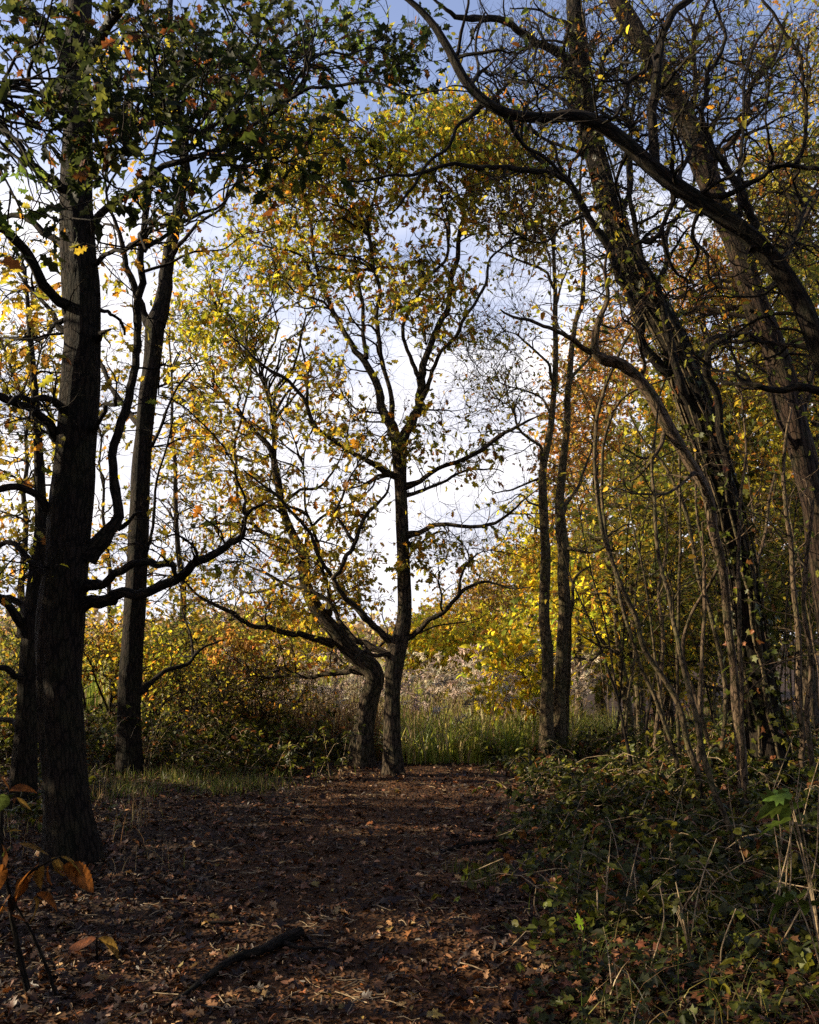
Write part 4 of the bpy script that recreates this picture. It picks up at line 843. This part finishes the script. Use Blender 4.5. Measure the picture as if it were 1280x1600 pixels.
def lying(pts, d, lab, seed, sides=()):
    """a fallen branch: pts (x, y, width) on the ground"""
    Q = []
    for x, y, w in pts:
        h = hit(x, y); Q.append([h[0], h[1], h[2] + w * .5 / F * h[1] + .01, w * .5 / F * h[1]])
    t = Tree('fallen_branch', lab, 'branch', np.array(Q[0][:3]), M_BARKD, seed); t.add(resample(Q, 26), 'stem', .08)
    for s_ in sides:
        Q = [[*hit(x, y)[:2], hit(x, y)[2] + .03, w * .5 / F * hit(x, y)[1]] for x, y, w in s_]; t.add(resample(Q, 12), 'branch')
lying([(470,1468,16),(440,1480,15),(405,1497,13),(372,1505,12),(330,1530,10),(288,1562,7),(255,1580,4)], 0, 'dark crooked branch fallen on the leaves in the lower middle of the track', 61, [[(440,1480,8),(470,1492,6),(505,1490,4),(530,1498,2)]])
lying([(300,1452,5),(330,1448,6),(365,1447,5),(395,1444,3)], 0, 'thin fallen stick lying across the leaves right of the thick oak', 62)
lying([(690,1335,4),(730,1325,6),(775,1318,5),(810,1310,3)], 0, 'short fallen stick on the right edge of the track', 63)

# ------------------------------------------------------------------ bank: ivy, brambles, grass
rg = np.random.default_rng(12); m = 15000
y = 3.0 + rg.uniform(0, 1, m) ** 1.1 * 5.6; u = rg.uniform(0, 1, m); x = edge(y) + .15 + u * (.47 * y + .8 - edge(y)); k = (rg.uniform(0, 1, m) < sstep(.0, .5, x - edge(y) - .1 * nz(x, y, 3)) * (.6 + .4 * (nz(x, y, 2.2, 1) > -.2))); x = x[k]; y = y[k]; m = len(x)
z = gz(x, y) + .03 + rg.uniform(0, 1, m) * .07
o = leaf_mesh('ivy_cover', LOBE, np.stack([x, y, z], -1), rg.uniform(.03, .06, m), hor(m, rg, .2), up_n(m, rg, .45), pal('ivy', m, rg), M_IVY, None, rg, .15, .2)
tag(o, 'low dark green ivy carpeting the bank right of the track', 'ivy', kind='stuff')

def bramble(name, label, n_clumps, reg, hmax, seed, size, pl, per=34, stems=True):
    """reg() -> x, y arrays of clump places; three leaflets to each leaf"""
    rg = np.random.default_rng(seed); x, y = reg(rg, n_clumps); m = len(x)
    hh = hmax * np.clip(.55 + .5 * nz(x, y, 1.5, seed) + rg.normal(0, .15, m), .12, 1.3)
    # arching canes
    a = rg.uniform(0, 6.3, m); l = rg.uniform(.25, .8, m); t6 = np.linspace(0, 1, 7)
    X = x[:, None] + np.cos(a)[:, None] * l[:, None] * t6; Y = y[:, None] + np.sin(a)[:, None] * l[:, None] * t6
    Z = gz(X, Y) + hh[:, None] * (1 - (1 - t6) ** 2.2) * (1 - .35 * t6 ** 3) + rg.normal(0, .012, (m, 7))
    P = np.stack([X, Y, Z], -1); g = Geo(); g.tubes(P, np.full((m, 7), .0032), 4)
    root = empty(name, (float(x.mean()), float(y.mean()), 0.0)); tag(root, label, 'brambles', kind='stuff')
    g.build('canes', M_STALK if seed % 2 else M_BARK, root)
    i = rg.integers(0, m, m * per // 3); u = rg.uniform(.1, 1, len(i)) * 6; k = np.floor(u).astype(int).clip(0, 5); f = (u - k)[:, None]
    C = P[i, k] * (1 - f) + P[i, k + 1] * f + rg.normal(0, .045, (len(i), 3)); C[:, 2] = np.maximum(C[:, 2], gz(C[:, 0], C[:, 1]) + .02)
    D = hor(len(i), rg, .35); Nn = up_n(len(i), rg, .5); X_ = norm(np.cross(D, Nn)); sz = rg.uniform(.7, 1.3, len(i)) * size; co = pal(pl, len(i), rg)
    Cs = np.concatenate([C, C, C]); Ds = np.concatenate([D, norm(D * .45 + X_), norm(D * .45 - X_)])
    leaf_mesh('leaves', OVAL, Cs, np.concatenate([sz, sz * .85, sz * .85]), Ds, np.concatenate([Nn] * 3) + rg.normal(0, .12, (len(Cs), 3)), np.concatenate([co] * 3), M_IVY if pl == 'bramble' else M_LEAF, root, rg, .35, .25, 1.25)
def regR(rg, n):
    y = 4.9 + rg.uniform(0, 1, n) * 8.6; x = edge(y) + .35 + .1 * nz(y * 2, y) + rg.uniform(0, 1, n) ** .9 * (.5 * y + 1.2 - edge(y)); return x, y
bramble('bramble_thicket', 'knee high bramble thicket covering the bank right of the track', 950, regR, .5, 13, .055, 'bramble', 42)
def regR2(rg, n):
    y = 3.0 + rg.uniform(0, 1, n) * 3; x = edge(y) + .9 + rg.uniform(0, 1, n) * (.5 * y + .3 - edge(y) - .6); return x, y
bramble('bramble_sprays', 'loose bramble sprays among dry stalks at the lower right', 120, regR2, .22, 14, .055, 'bramble', 26)
def regL(rg, n):
    y = 11.4 + rg.uniform(0, 1, n) * 3.2; x = -.85 - rg.uniform(0, 1, n) * (.62 * y + .3); k = (x < -1.5) | (y > 12.9) | (rg.uniform(0, 1, n) < .35); return x[k], y[k]
bramble('bramble_bank', 'dark bramble bank left of the upright forked tree, behind the grass strip', 1100, regL, .85, 15, .055, 'bramble', 42)
def regL2(rg, n):
    y = 7.4 + rg.uniform(0, 1, n) * 4; x = -.36 * y - rg.uniform(0, 1, n) * 2.2; return x, y
bramble('bramble_edge', 'low brambles around the foot of the half hidden trunk at far left', 130, regL2, .35, 16, .05, 'bramble', 30)

def tufts(name, label, cat, centres, per, H, Wd, palette, seed, mat=M_GRASS, sprd=.12, lean=.45):
    rg = np.random.default_rng(seed); c = np.repeat(centres, per, 0); m = len(c); c = c + rg.normal(0, sprd, (m, 2))
    B = np.column_stack([c, gz(c[:, 0], c[:, 1]) - .01]); h = H * rg.uniform(.45, 1.2, m); a = rg.uniform(0, 6.3, m)
    ln = np.stack([np.cos(a), np.sin(a)], -1) * (h * np.abs(rg.normal(0, lean, m)))[:, None]; ln *= np.minimum(1, (h * .95 / np.maximum(np.linalg.norm(ln, axis=1), 1e-6)))[:, None]
    g = Geo(); blades(g, B, h, Wd * rg.uniform(.6, 1.3, m), ln, rg.uniform(1.4, 2.6, m), pal(palette, m, rg), rg)
    o = g.build(name, mat, None, 'lc', False); tag(o, label, cat, kind='stuff')
rg = np.random.default_rng(17)
n = 75; gy = rg.uniform(9.6, 11.6, n); gx = -(.1 + rg.uniform(0, 1, n) ** 1.3 * .26) * gy; k = gy > 10.9 - 2.2 * np.clip((-gx - 1.2) / 2.2, 0, 1) ; c1 = np.column_stack([gx[k], gy[k]])
tufts('grass_verge', 'strip of fresh green grass between track and bramble bank', 'grass', c1, 38, .15, .005, 'grass', 18, sprd=.16, lean=.6)
g0 = hit(750, 1372); n = 9
tufts('grass_tuft', 'bright green grass tuft at the right edge of the track', 'grass', np.column_stack([g0[0] + rg.normal(0, .13, n), g0[1] + rg.normal(0, .12, n)]), 26, .13, .004, 'grass', 19, sprd=.05)
n = 38; gy = 3.0 + rg.uniform(0, 1, n) * 3.5; gx = edge(gy) + .25 + rg.uniform(0, 1, n) * (.42 * gy - .2)
tufts('long_grass', 'thin long grass blades bending over the ivy at lower right', 'grass', np.column_stack([gx, gy]), 9, .24, .004, 'grass', 20, lean=.8)
n = 46; gy = 3.3 + rg.uniform(0, 1, n) * 4; gx = edge(gy) + .5 + rg.uniform(0, 1, n) * (.42 * gy - .2)
tufts('dry_grass', 'straw coloured dead grass blades in the brambles at lower right', 'grass', np.column_stack([gx, gy]), 10, .3, .005, 'dryreed', 21, lean=.9)
n = 30; gy = 6.5 + rg.uniform(0, 1, n) * 4.5; gx = -.33 * gy - rg.uniform(-.4, .8, n)
tufts('dry_grass', 'thin brown dead grass on the leafy ground right of the thick oak', 'grass', np.column_stack([gx, gy]), 10, .25, .004, 'dryreed', 22, lean=.5)

# ------------------------------------------------------------------ reed bed
def reedbed(name, label, n, xf, yr, hr, w, palette, seed, lean=.35, plumes=0, wind=0.0):
    rg = np.random.default_rng(seed); y = yr[0] + rg.uniform(0, 1, n) ** 1.2 * (yr[1] - yr[0]); px = rg.uniform(xf[0], xf[1], n); x = (px - 640) / F * y
    B = np.column_stack([x, y, gz(x, y) - .02]); h = rg.uniform(hr[0], hr[1], n) * (.85 + .15 * nz(x, y, 1.2)) * (.6 + .4 * sstep(12.5, 15, y)); a = rg.uniform(0, 6.3, n)
    ln = np.stack([np.cos(a) + wind, np.sin(a)], -1) * (h * np.abs(rg.normal(0, lean, n)))[:, None]; ln *= np.minimum(1, (h * .9 / np.maximum(np.linalg.norm(ln, axis=1), 1e-6)))[:, None]
    g = Geo(); blades(g, B, h, w * rg.uniform(.5, 1.4, n), ln, rg.uniform(1.3, 3.2, n), pal(palette, n, rg), rg, 5)
    root = empty(name, (float(x.mean()), float(y.mean()), float(gz(x.mean(), y.mean())))); tag(root, label, 'reeds', kind='stuff')
    g.build('blades', M_REED, root, 'lc', False)
    if plumes:
        g = Geo(); st = Geo(); k = rg.choice(n, plumes)
        Hp = h[k] * .9 + rg.uniform(.35, .9, plumes); Bp = B[k]; t5 = np.linspace(0, 1, 6); dr = rg.normal(0, .16, (plumes, 2)) + np.array([.1, 0])
        P = Bp[:, None] + np.stack([dr[:, :1] * t5 ** 2 * Hp[:, None], dr[:, 1:] * t5 ** 2 * Hp[:, None], Hp[:, None] * t5], -1)
        st.tubes(P, np.full((plumes, 6), .004), 4); st.build('stalks', M_STALK, root)
        q = 44; T = P[:, -1]; tt = rg.uniform(0, 1, (plumes, q)); L = rg.uniform(.16, .32, (plumes, 1)); droop = norm(np.concatenate([dr * 3 + .15, -.25 + 0 * dr[:, :1]], 1))
        c = T[:, None] + np.array([0, 0, -.05]) + (np.array([0, 0, 1.0]) * .75 + droop[:, None] * tt[..., None]) * (tt * L)[..., None]
        D = norm(droop[:, None] * .8 + rg.normal(0, .55, (plumes, q, 3)) + np.array([0, 0, .25])).reshape(-1, 3); c = c.reshape(-1, 3); mm = len(c)
        leaf_mesh('plumes', OVAL, c, np.clip(rg.normal(.07, .02, mm), .03, .12), D, rg.normal(0, 1, (mm, 3)), np.repeat(pal('plume', plumes, rg), q, 0), M_REED, root, rg, .1, .4, .22)
reedbed('green_reeds', 'sunlit green reeds between the upright forked tree and the slim pair', 3600, (612, 892), (12.5, 17.5), (.5, 1.4), .036, 'reed', 31, .65, 110)
reedbed('plumed_reeds', 'pale feathery reeds behind the two middle trees', 4000, (330, 900), (16, 19), (.7, 1.45), .02, 'dryreed', 32, .3, 330)
reedbed('dry_reeds', 'tall brown dry reeds left of the crooked oak trunk', 3800, (330, 592), (14.0, 18), (.8, 1.5), .022, 'brownreed', 33, .28, 200)
reedbed('far_reeds', 'reed bed stretching toward the horizon at left', 14000, (-560, 760), (22, 48), (1.5, 2.2), .05, 'reed', 34, .3, 500)
reedbed('sedge_clump', 'arching pale edged sedge beside the distant thin trunks', 260, (930, 972), (12.8, 13.8), (.7, 1.1), .02, 'reed', 35, .7)
reedbed('green_reeds', 'shaded green reeds right of the slim pair of trunks', 900, (888, 960), (12.8, 15), (.7, 1.2), .018, 'reed', 36, .3)

# far end of the path, beyond the bank
ty = np.linspace(15.5, 27, 40); tv = np.linspace(-1, 1, 7); TY, TV = np.meshgrid(ty, tv, indexing='ij')
TX = (1018 - 640) / F * TY + .25 * np.sin((TY - 15) * .35) + .55 * TV; TZ = gz(TX, TY) + .03
V = np.stack([TX, TY, TZ], -1).reshape(-1, 3); a = (np.arange(39)[:, None] * 7 + np.arange(6)[None]).reshape(-1)
o = mesh_obj('path', V, np.stack([a, a + 1, a + 8, a + 7], -1).reshape(-1), np.full(len(a), 4), M_PATH, None, None, True); o['kind'] = 'structure'
rg = np.random.default_rng(41); m = 1500; y = rg.uniform(15.5, 26, m); x = (1018 - 640) / F * y + rg.normal(0, .5, m)
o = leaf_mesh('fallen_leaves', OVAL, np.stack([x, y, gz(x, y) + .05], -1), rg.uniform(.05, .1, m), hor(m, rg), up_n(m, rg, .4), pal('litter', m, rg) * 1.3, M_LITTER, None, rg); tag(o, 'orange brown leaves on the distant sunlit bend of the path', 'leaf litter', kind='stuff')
n = 200; gy = rg.uniform(13, 22, n); gx = gy * rg.uniform(.2, .45, n)
tufts('woodland_grass', 'patchy green grass under the trees beside the distant path', 'grass', np.column_stack([gx, gy]), 16, .3, .01, 'grass', 42, sprd=.3)
m = 9000; y = rg.uniform(12.5, 26, m); x = y * rg.uniform(.18, .6, m)
o = leaf_mesh('fallen_leaves', LOBE, np.stack([x, y, gz(x, y) + .03], -1), rg.uniform(.06, .12, m), hor(m, rg), up_n(m, rg, .4), pal('litter', m, rg), M_LITTER, None, rg); tag(o, 'brown leaves under the trees of the wood at right', 'leaf litter', kind='stuff')

# ------------------------------------------------------------------ near plants
def leaf_at(t, base, tip, d, wd=1.0, col=(.3, .12, .02), up=(0, -.3, 1)):
    a = P3(*base, d); b = P3(*tip, d + .03); s_ = float(np.linalg.norm(b - a))
    o = leaf_mesh('leaf', BIGLEAF, a[None], np.array([s_]), (b - a)[None], norm(np.array(up, float) + t.rng.normal(0, .25, 3))[None], np.array([col]), M_LEAF, t.root, t.rng, .25, .25, 1.35 * wd)
    t.add_stalk.append(a)
t = Tree('chestnut_sapling', 'near small sapling with big orange leaves at the lower left corner', 'sapling', hit(46, 1562), M_BARKD, 71)
d0 = float(t.root.location[1]); t.add_stalk = []
t.add(root_stem(stem([(46,1562,10),(36,1515,9),(26,1469,8),(18,1430,7),(14,1394,6),(6,1350,5),(2,1300,5),(4,1240,3)], d0)), 'stem'); t.add(stem([(90,1558,6),(74,1515,5),(58,1476,5),(40,1440,4),(22,1410,4)], d0 + .05), 'branch')
t.add(stem([(20,1420,7),(30,1385,6),(48,1362,5),(72,1348,4),(95,1338,2)], d0, d0 - .1), 'branch')
OR, YE, GR = (.17, .06, .012), (.16, .095, .02), (.05, .065, .014)
for q in [((60,1350),(12,1388),OR,1.2), ((76,1352),(74,1384),OR,1), ((84,1352),(112,1378),OR,.8), ((98,1352),(154,1382),OR,.9), ((93,1338),(136,1354),YE,.8), ((80,1340),(108,1362),YE,1), ((30,1318),(76,1336),YE,.8), ((2,1318),(20,1352),OR,1.2), ((4,1350),(-8,1385),OR,1.2),
          ((14,1236),(56,1228),OR,1.1), ((2,1214),(14,1234),OR,1.3), ((6,1240),(-8,1268),GR,1.5), ((26,1246),(50,1263),YE,.8), ((56,1396),(94,1414),OR,.8), ((52,1402),(72,1430),YE,.7), ((20,1322),(2,1335),GR,1), ((40,1368),(28,1402),OR,.8), ((66,1350),(58,1384),YE,.8), ((108,1345),(128,1362),OR,.7), ((10,1300),(34,1296),YE,.8), ((18,1430),(44,1440),OR,.8), ((16,1400),(-4,1420),OR,1)]:
    leaf_at(t, q[0], q[1], d0 - .05, q[3] * .85, q[2])
t2 = Tree('chestnut_sapling', 'single low sprig with two long rust coloured leaves left of the track', 'sprig', hit(152, 1500), M_BARKD, 72); t2.add_stalk = []; d2 = float(t2.root.location[1])
t2.add(root_stem(stem([(152,1500,4),(151,1480,3),(151,1467,3)], d2)), 'stem')
leaf_at(t2, (150, 1467), (108, 1480), d2, 1.1, (.18, .06, .02)); leaf_at(t2, (153, 1466), (196, 1486), d2, .8, YE)

def rosette(px, py, d, lab, cat, name, n, size, tmpl, pl, seed, h=.3, aspect=1.2):
    b = ground_at(px, d); t = Tree(name, lab, cat, b, M_STALK, seed); r = t.rng; g = Geo(); C = []; D = []
    top = P3(px, py, d)
    for k in range(n):
        a = r.uniform(0, 6.3); e = top + np.array([math.cos(a), math.sin(a), 0]) * size * .5 + np.array([0, 0, r.normal(0, h * .35)])
        q = np.linspace(0, 1, 6)[:, None]; c = (b + top) / 2 + np.array([0, 0, h * .2]); p = (1 - q) ** 2 * b + 2 * q * (1 - q) * c + q * q * e
        g.tubes(p[None], np.full((1, 6), .003), 5); C.append(e); D.append([math.cos(a), math.sin(a), -.35])
    g.build('stalks', M_STALK, t.root); C = np.array(C); m = n
    for k in range(n):
        leaf_mesh('leaf', tmpl, C[k:k+1], size * r.uniform(.75, 1.2, 1), np.array([D[k]]), up_n(1, r, .35), pal(pl, 1, r), M_IVY, t.root, r, .2, .3, aspect)
    return t
rosette(1262, 1285, 3.9, 'broad green leaved weed at the right edge of the picture', 'weed', 'broadleaf_weed', 5, .13, MAPLE, 'weed', 81)
rosette(1268, 1385, 3.6, 'lower broad leaved weed at the right edge under the other', 'weed', 'broadleaf_weed', 4, .12, MAPLE, 'weed', 82, .2)
rosette(1065, 1410, 4.3, 'small leafy weed catching light among stalks at lower right', 'weed', 'nettle_plant', 9, .055, OAK, 'bramble', 83, .2)
t = Tree('maple_seedling', 'single bright yellow green leaf standing upright over the ivy', 'seedling', hit(912, 1470), M_STALK, 85); d3 = float(t.root.location[1])
t.add(root_stem(stem([(912,1470,4),(910,1455,3),(906,1445,3)], d3)), 'stem'); a = P3(908, 1452, d3)
leaf_mesh('leaf', MAPLE, a[None], np.array([.085]), np.array([[-.1, .1, 1.0]]), np.array([[-.8, -.5, .2]]), np.array([(.22, .34, .02)]), M_LEAF, t.root, t.rng, .3, .1, .7)

rg = np.random.default_rng(90)
ST = [((1225,1370),(1253,1222)), ((1190,1440),(1250,1200)), ((1210,1345),(1196,1210)), ((1160,1290),(1240,1150)), ((1215,1445),(1232,1230)), ((1098,1445),(1160,1350)), ((1060,1470),(1092,1384)), ((1075,1470),(1120,1310)), ((955,1440),(950,1335)), ((968,1395),(1000,1310)), ((942,1390),(955,1300)), ((840,1420),(905,1455)),
      ((1200,1480),(1280,1230)), ((1240,1300),(1285,1170)), ((1130,1520),(1150,1420)), ((1010,1500),(1030,1380)), ((1180,1330),(1135,1200)), ((1195,1450),(1205,1260)), ((870,1395),(838,1385)), ((1040,1310),(1075,1200))]
for k, (p, q) in enumerate(ST):
    h0 = hit(p[0], p[1] + 22) if p[1] > 1400 else hit(p[0], p[1] + 60); d = float(h0[1]); e = P3(q[0], q[1], d + rg.uniform(-.2, .2)); c = (h0 + e) / 2 + rg.normal(0, .04, 3)
    s_ = resample(np.column_stack([np.array([h0 - [0, 0, .03], c, e]), [.0045, .0038, .002]]), 10)
    t = Tree('dry_stalk', 'one of the straw coloured dead stalks leaning in the brambles at lower right', 'stalk', h0, M_STALK, 400 + k, 'dead stalks at lower right'); t.add(s_, 'stem')
    if k % 2 == 0:
        s2 = resample(np.column_stack([np.array([e, e + [.05, 0, -.03], e + [rg.uniform(.08, .2), 0, -rg.uniform(.05, .2)]]), [.002, .002, .0015]]), 6); t.add(s2, 'broken_tip')
